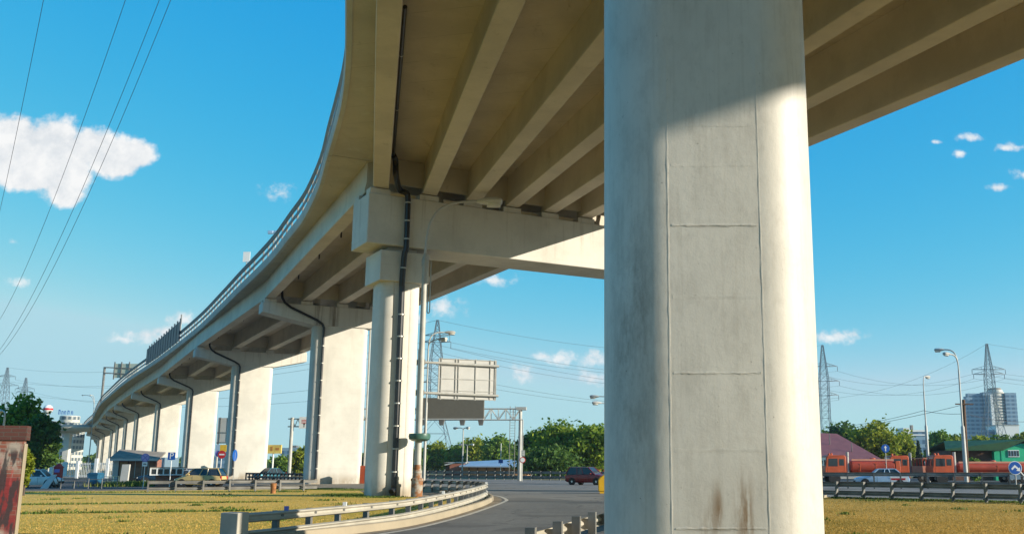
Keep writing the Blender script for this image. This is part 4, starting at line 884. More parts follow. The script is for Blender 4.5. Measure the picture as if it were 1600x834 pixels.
# speed-limit sign by the gantry
r_, X = sign_post('round white speed sign with small signal box on a pole by the gantry post', 'road sign', 817, 119, 655, 0.06, m_pole); z = wz(718, 119)
disc(r_, 'sign_rim', (0.05,-0.07,z), 0.36, m_red); disc(r_, 'sign_face', (0.05,-0.083,z), 0.27, m_white); obj('signal_box', MB().box(-0.12,0.3,-0.2,-0.07,wz(712,119),wz(703,119)), m_pole, r_)
for k in (0.16, 0.42): disc(r_, 'signal_lens', (0.09,-0.2,wz(712,119)+k), 0.08, m_lens)
r_, X = sign_post('thin white flag-like post with small plate before the warehouse roof', 'road sign', 783, 160, 692, 0.05, m_white); z = wz(720,160)
obj('sign_plate', MB().box(-0.35,0.35,-0.08,-0.06,z-0.3,z+0.3), m_blue, r_)

# sign seen from behind, on arms from a pole
Y = 80.0; SX = wx(653, Y, 5); root = thing('gantry_sign', 'large pale sign seen from behind on two arms, above the dark display board', 'road sign', (SX, Y, 0), R(24))
x0, x1 = (wx(684,Y,9)-SX)*1.08, (wx(774,Y,9)-SX)*1.05; z0, z1 = wz(621,Y), wz(559,Y)
obj('pole', MB().tube([(0,0.2,0),(0,0.2,wz(545,Y))], 0.14, 12), m_pole, root)
obj('panel', MB().box(x0,x1,0.0,0.05,z0,z1), m_signback, root)
for zz in (z1-0.42, z0+0.32): obj('arm', MB().tube([(0,-0.12,zz+0.08),(x1+0.2,-0.16,zz)], 0.11, 10), m_pole, root); obj('arm_clamp', MB().box(-0.22,0.35,-0.3,0.45,zz-0.12,zz+0.28), m_post, root)
for f in (0.04,0.29,0.34,0.64,0.90,0.985): obj('rib', MB().box(x0+(x1-x0)*f-0.035,x0+(x1-x0)*f+0.035,-0.06,-0.002,z0-0.1,z1+0.1), m_steel, root)
for f in (0.5,0.2,0.83): obj('cross_rib', MB().box(x0,x1,-0.035,-0.003,z0+(z1-z0)*f-0.03,z0+(z1-z0)*f+0.03), m_steel, root)
obj('frame', MB().box(x0-0.04,x1+0.04,-0.05,0.06,z1,z1+0.05).box(x0-0.04,x1+0.04,-0.05,0.06,z0-0.05,z0).box(x1,x1+0.05,-0.05,0.06,z0,z1).box(x0-0.05,x0,-0.05,0.06,z0,z1), m_steel, root)

# overhead gantry with dark display board
Y = 122.0; gx = wx(812.5, Y, 4); root = thing('sign_gantry', 'steel truss gantry over the highway with ladder on its grey post', 'gantry', (gx, Y, 0))
zt0, zt1 = wz(655.5,Y), wz(637,Y); xl = wx(560,Y,8)-gx
obj('post', MB().tube([(0,0,0),(0,0,zt1+0.1)], [0.24,0.2], 12), m_pole, root); obj('post', MB().tube([(xl,0,0),(xl,0,zt1+0.1)], [0.24,0.2], 12), m_pole, root)
obj('post_cap', MB().box(-0.5,0.7,-0.5,0.5,zt1-0.25,zt1+0.1), m_pole, root)
tr = MB()
for yy in (-0.45,0.45):
    for zz in (zt0,zt1-0.1): tr.tube([(xl,yy,zz),(0.3,yy,zz)], 0.06, 6)
    k = 22
    for i in range(k):
        xa, xb = xl+(0-xl)*i/k, xl+(0-xl)*(i+1)/k; tr.tube([(xa,yy,zt0 if i%2 else zt1-0.1),(xb,yy,zt1-0.1 if i%2 else zt0)], 0.045, 5); tr.tube([(xb,yy,zt0),(xb,yy,zt1-0.1)], 0.035, 5)
obj('truss', tr, m_pole, root)
lx0, lx1 = wx(796.5,Y,4)-gx, wx(804.5,Y,4)-gx; ld = MB()
for xx in (lx0,lx1): ld.tube([(xx,-0.3,0.6),(xx,-0.3,zt1+0.2)], 0.04, 5)
for zz in np.arange(0.8, zt1, 0.32): ld.tube([(lx0,-0.3,zz),(lx1,-0.3,zz)], 0.022, 4)
obj('ladder', ld, m_post, root)
bx0, bx1 = wx(655,Y,8), wx(757.5,Y,8); db = thing('display_board', 'blank dark display board hanging on the highway gantry', 'display board', ((bx0+bx1)/2, Y-0.8, wz(654,Y)))
obj('board', MB().box(-(bx1-bx0)/2,(bx1-bx0)/2,-0.25,0.25,0,wz(622,Y)-wz(654,Y)), m_darkboard, db, bevel=0.02); obj('bottom_trim', MB().box(-(bx1-bx0)/2,(bx1-bx0)/2,-0.3,0.3,-0.12,-0.004), m_signback, db)
for i, q in enumerate((661, 690, 722.5, 751.5)):
    fx = wx(q, Y-1.2, 7); w_ = ['half hidden beside the lamp pole', 'second from the lamp pole', 'third from the lamp pole', 'nearest the truss end'][i]
    fl = thing('floodlight', f'boxy grey floodlight hung under the dark display board, {w_}', 'floodlight', (fx, Y-1.2, wz(664,Y)), 0, 'floodlights under the display board')
    obj('housing', MB().loft([[Vector((x,y,z)) for x,y,z in ((-0.22,-0.2,-0.05),(0.22,-0.2,-0.05),(0.22,0.2,-0.05),(-0.22,0.2,-0.05))], [Vector((x,y,z)) for x,y,z in ((-0.34,-0.3,0.6),(0.34,-0.3,0.6),(0.34,0.3,0.6),(-0.34,0.3,0.6))]]), m_post, fl); obj('bracket', MB().tube([(0,0.2,0.4),(0,0.5,0.78)], 0.04, 6), m_pole, fl)

# gantry with white sign between piers 3 and 4
Y = 150.0; gx = wx(454.5,Y,5); root = thing('sign_gantry', 'cantilever gantry with white board seen between two wall piers', 'gantry', (gx, Y, 0)); z0,z1 = wz(666,Y), wz(654,Y); xr = wx(492,Y,8)-gx
obj('post', MB().tube([(0,0,0),(0,0,z1+0.2)], 0.26, 10), m_pole, root); tr = MB()
for zz in (z0,z1): tr.tube([(-0.6,0,zz),(xr,0,zz)], 0.09, 6)
for i in range(8): xa, xb = xr*i/8, xr*(i+1)/8; tr.tube([(xa,0,z0 if i%2 else z1),(xb,0,z1 if i%2 else z0)], 0.06, 5)
obj('truss', tr, m_pole, root); bx = wx(468.5,Y,8)-gx; obj('board', MB().box(bx,xr,-0.35,-0.2,wz(669,Y),wz(651,Y)), m_white, root)
for i in range(3): obj('lettering', MB().box(bx+0.35,bx+2.3-0.3*i,-0.36,-0.352,wz(656+2.2*i,Y)-0.05,wz(656+2.2*i,Y)+0.05), m_red, root)
ax_ = bx+0.75; za = wz(666,Y); flat(root, 'arrow', [(ax_-0.06,-0.352,za-0.1),(ax_+0.06,-0.352,za-0.1),(ax_+0.06,-0.352,za+0.3),(ax_+0.2,-0.352,za+0.3),(ax_,-0.352,za+0.55),(ax_-0.2,-0.352,za+0.3),(ax_-0.06,-0.352,za+0.3)], m_black)
# yellow billboard
Y = 182.0; X = wx(427,Y,4); root = thing('billboard', 'small yellow billboard on a white post between two wall piers', 'billboard', (X,Y,0)); hw = (wx(441.5,Y,5)-wx(416.5,Y,5))/2
obj('post', MB().tube([(0,0,0),(0,0,wz(708,Y))], 0.16, 8), m_white, root); obj('panel', MB().box(-hw,hw,-0.2,0.2,wz(708,Y),wz(694.5,Y)), mat('pale_yellow_poster', (0.72,0.52,0.13), 0.6, 0, 0.22, 1.4), root)
obj('poster_marks', MB().box(-0.5,-0.1,-0.215,-0.204,wz(704,Y),wz(697,Y)).box(0.4,1.1,-0.215,-0.204,wz(703,Y),wz(699,Y)), mat('ochre_print', (0.45,0.2,0.05), 0.6), root)
# back of a two-panel sign between piers
Y = 172.0; X = wx(341,Y,6); root = thing('gantry_sign', 'two stacked grey sign panels seen from behind between wall piers', 'road sign', (X,Y,0)); obj('pole', MB().tube([(0,0,0),(0,0,wz(652,Y))], 0.16, 8), m_pole, root)
w_ = wx(360,Y,8)-X
for a, b in ((652.5,674.5),(677,690)):
    p_ = obj('panel', MB().box(-0.2,w_,-0.2,-0.1,wz(b,Y),wz(a,Y)), m_signback, root)
    for f in (0.12, 0.8): obj('rib', MB().box(w_*f-0.06,w_*f+0.06,-0.26,-0.202,wz(b,Y)-0.1,wz(a,Y)+0.1), m_post, p_)
    obj('rib', MB().box(-0.2,w_,-0.25,-0.203,wz(b,Y)-0.25,wz(b,Y)-0.02), m_post, p_)
obj('lower_board', MB().box(-0.3,1.4,-0.2,-0.1,wz(712,Y),wz(694,Y)), m_skyblue, root)

# things standing on the deck edge
def on_edge(px, ylo=60, yhi=520):
    best = min((p for p in EL if ylo < p.y < yhi), key=lambda p: abs(wx(px, p.y, 20.3)-p.x)); return best
ia = min(range(len(EL)), key=lambda i: abs(EL[i].y-151)); ib = min(range(len(EL)), key=lambda i: abs(EL[i].y-190)); seg = EL[ia:ib+1]; pts_ = resample(seg, (Vector(seg[-1])-Vector(seg[0])).length/13.2)
root = thing('noise_barrier', 'row of dark blue upright barrier slats on the viaduct deck edge', 'noise barrier', tuple(pts_[0]))
for i in range(len(pts_)-1):
    a, b = pts_[i]-pts_[0], pts_[i+1]-pts_[0]; d = (b-a).normalized(); sd = Vector((d.y,-d.x,0)); up = Vector((0,0,1))
    obj('panel', MB().obox((a+b)/2-sd*0.30+up*21.95, d, sd, up, (b-a).length/2-0.07, 0.05, 1.5), m_noise, root)
    obj('post', MB().obox(a-sd*0.30+up*22.1, d, sd, up, 0.09, 0.1, 1.75), m_noise, root)
p_ = on_edge(158); root = thing('gantry_sign', 'sign panel seen from behind on a leaning pole standing on the viaduct deck', 'road sign', (p_.x,p_.y,20.35)); Y = p_.y
hz = wz(573,Y)-20.35; obj('pole', MB().tube([(0,0,0),(0,0,hz)], 0.34, 8), m_post, root); xa, xb = wx(178,Y,30)-p_.x, wx(216,Y,30)-p_.x; za, zb = wz(590,Y)-20.35, wz(568,Y)-20.35
obj('panel', MB().box(xa,xb,-0.2,0.1,za,zb), mat('weathered_green_grey_sign_back', (0.38,0.42,0.34), 0.5), root)
for zz in (za+1.0, zb-1.5): obj('arm', MB().tube([(0,-0.3,zz+0.4),(xb,-0.3,zz)], 0.16, 6), m_post, root)
for f in (0.02,0.3,0.62): obj('rib', MB().box(xa+(xb-xa)*f,xa+(xb-xa)*f+0.28,-0.45,-0.202,za-0.5,zb+0.5), m_post, root)
for (px_, a, b, wpx, lab, mm) in ((383,393.5,409,11,'small white board standing behind the deck railing', m_white), (281,491,506,2.2,'pale slender post standing on the deck behind the railing', m_pole)):
    p_ = on_edge(px_-8); Y = p_.y+9; X = wx(px_,Y,23); h = wpx*Y/FPX/2; root = thing('deck_sign' if wpx > 5 else 'marker_post', lab, 'sign' if wpx > 5 else 'post', (X,Y,20.15)); zz = wz(b,Y)-20.15
    obj('post', MB().tube([(0,0.1,0),(0,0.1,max(zz,0.5)+0.3)], 0.06, 6), m_pole, root); obj('panel', MB().box(-h,h,-0.04,0.04,zz,wz(a,Y)-20.15), mm, root)
p_ = on_edge(420); Y = p_.y+8; X = wx(425,Y,23); root = thing('street_lamp', 'pale blue twin lamp head peeping over the deck railing', 'street lamp', (X,Y,20.15), 0, 'street lamps'); zz = wz(363,Y)-20.15
obj('pole', MB().tube([(0.3,0,0),(0.3,0,zz)], 0.06, 8), m_pole, root); obj('lamp_head', MB().box(-0.5,0.05,-0.15,0.15,zz-0.16,zz+0.16), m_skyblue, root, bevel=0.04); obj('lamp_head', MB().box(0.12,0.6,-0.15,0.15,zz-0.12,zz+0.18), m_skyblue, root, bevel=0.04)

# ================================================================== VEHICLES
def wheel(parent, c, r, w):
    t = obj('wheel', MB().lathe([(r*0.62,-w/2),(r*0.96,-w/2),(r,-w*0.3),(r,w*0.3),(r*0.96,w/2),(r*0.62,w/2)], c, 20, 'y'), m_black, parent)
    obj('rim', MB().lathe([(r*0.1,-w*0.53),(r*0.55,-w*0.47),(r*0.64,-w*0.5),(r*0.64,w*0.5),(r*0.55,w*0.47),(r*0.1,w*0.53)], c, 16, 'y'), m_chrome, t)
def car(label, X, Y, head, paint, L=4.2, Wd=1.74, H=1.48, belt=0.92, cab=(-0.47, 0.12, 0.30, -0.42), name='parked_car', hood=0.86, group=None, tail=0.95, cat='car'):
    """local +x is the front; cab = rear base, roof front, windscreen base, roof rear as fractions of L"""
    root = thing(name, label, cat, (X, Y, 0), head, group); h = L/2; w = Wd/2
    st = [(-h,0.86,0.50,0.62),(-h+0.06,0.93,0.32,0.9),(-h+0.35,0.99,0.24,tail),(-L*0.2,1.0,0.22,belt),(L*0.1,1.0,0.22,belt),(cab[2]*L,0.99,0.22,belt-0.01),(h*0.80,0.95,0.23,hood*0.95),(h-0.10,0.88,0.28,hood*0.84),(h,0.78,0.42,hood*0.70)]
    rings = []
    for x, k, zb, zt in st:
        ww = w*k; rings.append([Vector(p) for p in ((x,-ww*0.9,zb),(x,-ww,zb+0.14),(x,-ww,(zb+zt)/2+0.06),(x,-ww*0.95,zt-0.05),(x,-ww*0.82,zt),(x,ww*0.82,zt),(x,ww*0.95,zt-0.05),(x,ww,(zb+zt)/2+0.06),(x,ww,zb+0.14),(x,ww*0.9,zb))])
    obj('body', MB().loft(rings), paint, root)
    xr0, xf1, xf0, xr1 = cab[0]*L, cab[1]*L, cab[2]*L, cab[3]*L
    base = [Vector(p) for p in ((xr0,-w*0.86,belt-0.03),(xf0,-w*0.86,belt-0.03),(xf0,w*0.86,belt-0.03),(xr0,w*0.86,belt-0.03))]
    roof = [Vector(p) for p in ((xr1,-w*0.68,H-0.03),(xf1,-w*0.68,H-0.03),(xf1,w*0.68,H-0.03),(xr1,w*0.68,H-0.03))]
    g = obj('windows', MB().loft([base, roof]), m_glass, root)
    ro = obj('roof', MB().loft([[Vector((p.x*1.0,p.y*1.03,H-0.06)) for p in roof], [Vector((p.x,p.y*1.03,H-0.02)) for p in roof], [Vector((xr1+(p.x-xr1)*0.9+0.05,p.y*0.8,H)) for p in roof]]), paint, root)
    for sy in (-1, 1):
        for a, b in ((0,0),(1,1)):
            pa, pb = base[a].copy(), roof[b].copy(); pa.y = sy*w*0.87; pb.y = sy*w*0.69; obj('pillar', MB().tube([pa,pb], 0.045, 6), paint, root)
        for f in (0.40, 0.62):
            pa = Vector((xr0+(xf0-xr0)*f*0.98, sy*w*0.865, belt)); pb = Vector((xr1+(xf1-xr1)*f, sy*w*0.685, H-0.04)); obj('pillar', MB().tube([pa,pb], 0.035, 6), paint, root)
        obj('headlight', MB().obox((h-0.13, sy*w*0.66, hood*0.70), (1,0,0), (0,1,0), (0,0,1), 0.10, 0.16, 0.075), m_headlamp, root, bevel=0.02)
        obj('tail_light', MB().obox((-h+0.04, sy*w*0.80, 0.78), (1,0,0), (0,1,0), (0,0,1), 0.05, 0.09, 0.13), m_lamp_red, root, bevel=0.02)
        obj('mirror', MB().obox((xf0-0.35, sy*(w+0.08), belt+0.05), (1,0,0), (0,1,0), (0,0,1), 0.06, 0.09, 0.06), paint, root, bevel=0.02)
        for f in (-0.31, 0.32):
            obj('wheel_arch', MB().lathe([(0.37,-0.01),(0.37,0.01)], (L*f, sy*(w*0.99), 0.32), 18, 'y'), m_black, root)
            wheel(root, (L*f, sy*(w-0.085), 0.315), 0.315, 0.19)
        for f in (-0.14, 0.10): obj('door_seam', MB().box(L*f-0.008, L*f+0.008, sy*w-0.004, sy*w+0.004, 0.36, belt-0.08), m_black, root)
    obj('bumper', MB().obox((h-0.03,0,0.42),(1,0,0),(0,1,0),(0,0,1),0.06,w*0.74,0.09), m_black, root, bevel=0.02)
    obj('bumper', MB().obox((-h+0.0,0,0.44),(1,0,0),(0,1,0),(0,0,1),0.06,w*0.8,0.09), m_black, root, bevel=0.02)
    return root
HB = (-0.49, 0.10, 0.26, -0.40); SED = (-0.40, 0.06, 0.22, -0.24)
car('maroon hatchback driving along the highway beside the near column', wx(919,96,0.8), 96, R(-28), m_dkred, 4.1, 1.75, 1.66, 1.0, (-0.49,0.08,0.27,-0.41), 'car', 0.98)
car('champagne gold hatchback parked behind the low grey guardrail', wx(314,85.5,0.8), 85.5, R(180), m_gold, 3.95, 1.68, 1.56, 1.0, HB, 'parked_car', 0.84, 'cars parked under the viaduct')
car('silver blue saloon nosing out behind the gold hatchback', wx(292,91,0.8), 91, R(196), m_silver, 4.3, 1.72, 1.42, 0.88, SED, 'parked_car', 0.84, 'cars parked under the viaduct')
car('dark blue car parked behind the white-framed brick booth', wx(252,100,0.8), 100, R(200), m_navy, 4.3, 1.74, 1.5, 0.9, HB, 'parked_car', 0.86, 'cars parked under the viaduct')
car('silver car farther back beside the blue-grey container', wx(285,112,0.8), 112, R(170), m_silver, 4.3, 1.74, 1.5, 0.9, HB, 'parked_car', 0.86, 'cars parked under the viaduct')
car('black car seen through the gap left of the no-entry sign', wx(340,140,0.8), 140, R(90), m_navy, 4.4, 1.8, 1.5, 0.9, HB, 'parked_car', 0.86)
car('teal car passing between two wall piers', wx(421,134,0.8), 134, R(-125), m_tealcar, 4.2, 1.74, 1.5, 0.9, SED, 'car', 0.86)
car('distant dark car under the white gantry board', wx(477,190,0.8), 190, R(-125), m_navy, 4.2, 1.74, 1.5, 0.9, HB, 'car', 0.86)
wc = car('pale blue and white saloon with red stripe behind the dark right guardrail', wx(1377,88.5,0.8), 88.5, R(172), m_skyblue, 4.6, 1.78, 1.52, 0.92, SED, 'patrol_car', 0.86)
obj('stripe', MB().box(-1.9,-0.7,0.893,0.900,0.55,0.72), m_red, wc); obj('white_panel', MB().box(-2.1,-0.6,0.888,0.893,0.45,0.86), m_white, wc)
car('white hatchback with dark windows parked by the leaning white slab', wx(58,84,0.8), 84, R(8), m_white, 3.8, 1.66, 1.45, 0.9, HB, 'parked_car', 0.84, 'cars parked under the viaduct')

def truck(label, px0, px1, Y, kind, ztank=2.35, name='tanker_truck', head=0.0, group='orange municipal trucks'):
    """front at px0 (left). local -x is the front"""
    xa, xb = wx(px0, Y, 1.7), wx(px1, Y, 1.7); L = xb-xa; root = thing(name, label, 'truck', (xa, Y, 0), head, group); w = 1.22
    def zz(py): return wz(py, Y)
    cl = 2.1
    fr = MB().box(0.2,L-0.1,-0.45,0.45,0.75,1.0); obj('chassis', fr, m_black, root)
    for x in ([0.9, L-2.6, L-1.3] if L > 6.5 else [0.9, L-1.2]):
        for sy in (-1,1): wheel(root, (x, sy*1.02, 0.5), 0.5, 0.3)
    prof = [(-0.02,0.75),(-0.06,1.5),(0.02,1.7),(0.14,2.70),(0.35,2.84),(cl-0.15,2.84),(cl,2.7),(cl,0.75)]
    cab = obj('cab', MB().loft([[Vector((x,-w,z)) for x,z in prof], [Vector((x,w,z)) for x,z in prof]]), m_orange, root, bevel=0.05)
    for sy in (-1,1):
        obj('window', MB().loft([[Vector((x,sy*(w+0.002),z)) for x,z in ((0.28,1.72),(1.25,1.72),(1.25,2.5),(0.34,2.5))], [Vector((x,sy*(w+0.012),z)) for x,z in ((0.28,1.72),(1.25,1.72),(1.25,2.5),(0.34,2.5))]]), m_glass, cab)
        obj('window', MB().loft([[Vector((x,sy*(w+0.002),z)) for x,z in ((1.42,1.8),(1.9,1.8),(1.9,2.45),(1.42,2.45))], [Vector((x,sy*(w+0.012),z)) for x,z in ((1.42,1.8),(1.9,1.8),(1.9,2.45),(1.42,2.45))]]), m_glass, cab)
        obj('door_panel', MB().box(0.22,1.3,sy*w-0.012,sy*w+0.012,0.95,1.62), m_orange, cab); obj('mirror', MB().box(-0.16,-0.06,sy*(w+0.2)-0.1,sy*(w+0.2)+0.1,1.8,2.35), m_black, cab)
        obj('mudguard', MB().lathe([(0.60,-0.16),(0.60,0.16)], (0.9, sy*1.03, 0.52), 16, 'y'), m_black, root)
    obj('windscreen', MB().loft([[Vector((x-0.004,y,z)) for x,y,z in ((0.03,-w*0.86,1.78),(0.03,w*0.86,1.78),(0.12,w*0.82,2.6),(0.12,-w*0.82,2.6))], [Vector((x-0.02,y,z)) for x,y,z in ((0.03,-w*0.86,1.78),(0.03,w*0.86,1.78),(0.12,w*0.82,2.6),(0.12,-w*0.82,2.6))]]), m_glass, cab)
    obj('beacon', MB().lathe([(0.12,0),(0.12,0.16),(0.05,0.24)], (0.8,-0.5,2.83), 10), m_orange, cab); obj('beacon', MB().lathe([(0.12,0),(0.12,0.16),(0.05,0.24)], (0.8,0.5,2.83), 10), m_orange, cab)
    obj('exhaust_stack', MB().tube([(cl+0.25,-0.8,0.9),(cl+0.25,-0.8,3.15)], 0.16, 10), m_steel, root)
    if kind == 'tank':
        t0 = cl+0.55; ztop, zbot = (ztank, 1.05); n = 14; rings = []
        for x in (t0, t0+0.12, L-0.62, L-0.5):
            k = 0.88 if x in (t0, L-0.5) else 1.0
            rings.append([Vector((x, 1.18*k*math.copysign(abs(math.cos(a))**0.7, math.cos(a)), (ztop+zbot)/2+(ztop-zbot)/2*k*math.copysign(abs(math.sin(a))**0.7, math.sin(a)))) for a in np.linspace(0,2*np.pi,25)[:-1]])
        obj('tank', MB().loft(rings), m_dkorange, root)
        for x in (t0+0.9, (t0+L)/2, L-1.4): obj('tank_band', MB().box(x-0.04,x+0.04,-1.19,-1.175,1.2,ztop-0.25), m_orange, root)
        obj('walkway_edge', MB().box(t0+0.1,L-0.6,-0.95,-0.88,ztop-0.08,ztop+0.10), m_paleorange, root); obj('hatch', MB().lathe([(0.3,0),(0.3,0.2),(0.1,0.26)], ((t0+L)/2,0,ztop-0.02), 12), m_orange, root)
        obj('rear_panel', MB().box(L-0.5,L,-1.15,1.15,0.9,ztop-0.1), m_orange, root, bevel=0.04); obj('rear_box', MB().box(t0,L-0.6,-1.1,1.1,0.98,1.12), m_paleorange, root)
    else:
        t0 = cl+0.3; obj('flatbed', MB().box(t0,L,-1.2,1.2,1.05,1.75), m_paleorange, root, bevel=0.03)
        for i, x in enumerate(np.arange(t0+0.1, L-0.1, 0.34)): obj('stake', MB().box(x,x+0.2,-1.2,-1.12,1.75,2.62), m_dkorange, root)
        obj('top_bar', MB().box(t0,L,-1.23,-1.13,2.5,2.6), m_paleorange, root)
        obj('marker_row', MB().box(t0+0.3,L-0.3,-1.215,-1.205,0.95,1.02), m_white, root)
    return root
truck('orange tanker truck with long red-orange tank, cut off by the near column', 1286, 1402, 105, 'tank')
truck('orange stake-sided truck with pale pink bed between the two tankers', 1385, 1462, 109.5, 'stake', name='flatbed_truck')
truck('large orange tanker truck before the green-roofed house', 1452, 1612, 105, 'tank', 2.1)
truck('orange truck half hidden behind the maroon car', 926, 980, 160, 'tank')

# yellow crash barrel-like block beside the near column
X, Y = wx(934.5, 66, 0.6), 66; root = thing('crash_cushion', 'yellow plastic crash cushion half hidden by the near column', 'crash cushion', (X, Y, 0))
pr = [(0.02,0.12),(0.0,0.85),(0.12,1.02),(0.5,1.28),(1.5,1.28),(1.62,1.0),(1.62,0.12)]
obj('shell', MB().loft([[Vector((x,-0.55,z)) for x,z in pr], [Vector((x,0.55,z)) for x,z in pr]]), m_yellow, root, bevel=0.05)
for x in (0.25, 0.85, 1.4):
    for y_ in (-0.4, 0.4): obj('foot', MB().box(x-0.14,x+0.14,y_-0.12,y_+0.12,0,0.125), m_yellow if x < 0.5 else m_post, root)

# ================================================================== LEFT SIDE: wall, lot furniture
BW = Vector((-10.9, 19.0, 0)); root = thing('brick_wall', 'graffiti-covered brick wall end at the left edge of the lawn', 'wall', tuple(BW), R(19))
obj('wall_body', MB().box(-6,0,0,0.24,0,2.18), m_graf, root); obj('coping', MB().box(-6.05,0.05,-0.04,0.28,2.18,2.45), m_capbrick, root, bevel=0.006)
obj('sunlit_end', MB().box(0.004,0.03,0.03,0.25,0,2.12), m_kerb, root, bevel=0.008)  # sunlit tone of the wall end put into a paler face
# white picket fence
Y0 = 150.0; fx0, fx1 = wx(44,Y0,1.5), wx(236,Y0,1.5); root = thing('picket_fence', 'white metal picket fence crossing behind the parking lot', 'fence', (fx0,Y0,0)); L = fx1-fx0; hz = wz(722,Y0)
for zz in (0.35, hz-0.2): obj('rail', MB().box(0,L,-0.03,0.03,zz-0.06,zz+0.06), m_white, root)
pk = MB()
for i in range(int(L/0.24)): pk.box(0.24*i,0.24*i+0.075,-0.05,-0.032,0.15,hz)
o = obj('pickets', pk, m_white, root); o['kind'] = 'stuff'
for q in (57,81,121,150,168,185): x = wx(q,Y0,1.5)-fx0; obj('post', MB().box(x-0.2,x+0.2,-0.2,0.2,0,hz+(0.6 if q in (57,150,168) else 0.25)), m_white, root)
x0_, x1_ = wx(98,Y0,1)-fx0, wx(105,Y0,1)-fx0; obj('solid_panel', MB().box(x0_,x1_,-0.16,-0.09,0.3,hz+0.1), m_white, root)
# red cabinet
Y = 110; X = wx(91,Y,1); root = thing('cabinet', 'narrow red cabinet with little peaked roof by the white fence', 'cabinet', (X,Y,0)); h = 0.36
obj('case', MB().box(-h,h,-0.3,0.3,0.35,wz(730,Y)), m_red, root, bevel=0.02); zt_ = wz(730,Y); obj('roof', MB().loft([[Vector((x,y,zt_)) for x,y in ((-h-.06,-.36),(h+.06,-.36),(h+.06,.36),(-h-.06,.36))],[Vector((x,y,zt_+0.45)) for x,y in ((-0.08,-.1),(0.08,-.1),(0.08,.1),(-0.08,.1))]]), m_red, root)
obj('panel', MB().box(-h*0.8,h*0.8,-0.31,-0.302,zt_-0.5,zt_-0.15), m_lilac, root)
for sx in (-0.28,0.28): obj('leg', MB().box(sx-0.05,sx+0.05,-0.25,0.25,0,0.35), m_black, root)
# leaning white slab on its frame
Y = 80; root = thing('concrete_slab', 'white concrete slab leaning steeply at the lawn edge', 'slab', (wx(70,Y,0.2),Y,0), R(22)); a0 = wx(65,Y,0.1)-wx(70,Y,0.1); b0 = wx(75.5,Y,0.1)-wx(70,Y,0.1); a1 = wx(78.5,Y,1.1)-wx(70,Y,0.1); b1 = wx(87,Y,1.1)-wx(70,Y,0.1); zt_ = wz(741,Y)
obj('slab', MB().loft([[Vector(p) for p in ((a0,-0.6,0),(b0,-0.6,0),(b1,0.3,zt_),(a1,0.3,zt_))], [Vector(p) for p in ((a0,-0.38,0),(b0,-0.38,0),(b1,0.5,zt_),(a1,0.5,zt_))]]), m_slabc, root, bevel=0.02)
obj('prop', MB().tube([(b1-0.1,0.4,zt_-0.1),(b1+0.35,0.5,0)], 0.05, 6), m_post, root); obj('prop', MB().tube([(a1,0.4,zt_-0.1),(a1+0.4,1.2,0)], 0.05, 6), m_post, root)
# low pipe railing along the footpath
root = thing('pipe_railing', 'low thin pipe railing along the footpath behind the lawn', 'railing', (wx(95,79,0.3),79,0)); xs_ = [wx(q,79,0.3)-wx(95,79,0.3) for q in (95,116,138,159,183)]
obj('rail', MB().tube([(xs_[0],0,0.72),(xs_[-1],0,0.72)], 0.022, 6), m_post, root)
for x in xs_: obj('post', MB().tube([(x,0,0),(x,0,0.8)], 0.035, 6), m_post, root)
# blue skip
Y = 90; root = thing('refuse_container', 'blue metal refuse container on the parking lot', 'container', (wx(149,Y,0.5),Y,0)); h = 0.47
obj('tub', MB().loft([[Vector(p) for p in ((-h*.86,-.5,.18),(h*.86,-.5,.18),(h*.86,.5,.18),(-h*.86,.5,.18))],[Vector(p) for p in ((-h,-.6,1.0),(h,-.6,1.0),(h,.6,1.0),(-h,.6,1.0))]]), m_bluemetal, root, bevel=0.02); obj('rim', MB().box(-h-.03,h+.03,-.63,.63,1.002,1.08), m_bluemetal, root); obj('lid', MB().box(-h*.9,h*.9,-.55,.55,1.08,1.17), m_bluemetal, root, bevel=0.02)
for sx in (-.35,.35):
    for sy in (-.4,.4): obj('castor', MB().lathe([(.09,-.03),(.09,.03)], (sx,sy,.09), 10, 'y'), m_black, root)
# green bench-like frames
root = thing('metal_rack', 'low green-grey metal frame rack by the kiosk', 'rack', (wx(172,95,0.3),95,0))
m = MB(); w3 = 0.52
for x in (-w3*1.5,-w3*.5,w3*.5,w3*1.5): m.tube([(x,0,0),(x,0,0.78)], .025, 6)
m.tube([(-w3*1.5,0,.78),(w3*1.5,0,.78)], .025, 6).tube([(-w3*1.5,0,.3),(w3*1.5,0,.3)], .025, 6); obj('frame', m, mat('green_grey_frame_paint', (0.12,0.20,0.16), 0.6), root)
# kiosk shed
Y = 106; xa, xb = wx(177,Y,1.5), wx(238,Y,1.5); root = thing('kiosk', 'small brick kiosk with grey sloping roof and tan door beneath the viaduct', 'kiosk', (xa,Y,0), R(14)); L = xb-xa; zE, zR = wz(715.5,Y), wz(705,Y)
obj('wall', MB().box(0,L,0,3.4,0,zE-0.1), m_brick, root); obj('end_wall', MB().box(-0.05,0.5,-0.06,-0.004,0,zE-0.1), m_slabc, root)
obj('roof', MB().loft([[Vector(p) for p in ((-0.25,-0.75,zE-0.05),(L+0.3,-0.75,zE-0.28),(L+0.3,3.6,zR-0.15),(-0.25,3.6,zR+0.15))],[Vector(p) for p in ((-0.25,-0.75,zE+0.07),(L+0.3,-0.75,zE-0.16),(L+0.3,3.6,zR),(-0.25,3.6,zR+0.3))]]), m_roofgrey, root)
obj('fascia', MB().box(-0.26,L+0.3,-0.80,-0.755,zE-0.26,zE-0.02), m_slabc, root)
obj('door', MB().box(0.62,1.35,-0.055,-0.004,0.1,zE-0.35), m_tan, root); obj('door_frame', MB().box(0.52,0.60,-0.07,-0.004,0.1,zE-0.25).box(1.37,1.45,-0.07,-0.004,0.1,zE-0.25), m_brown, root)
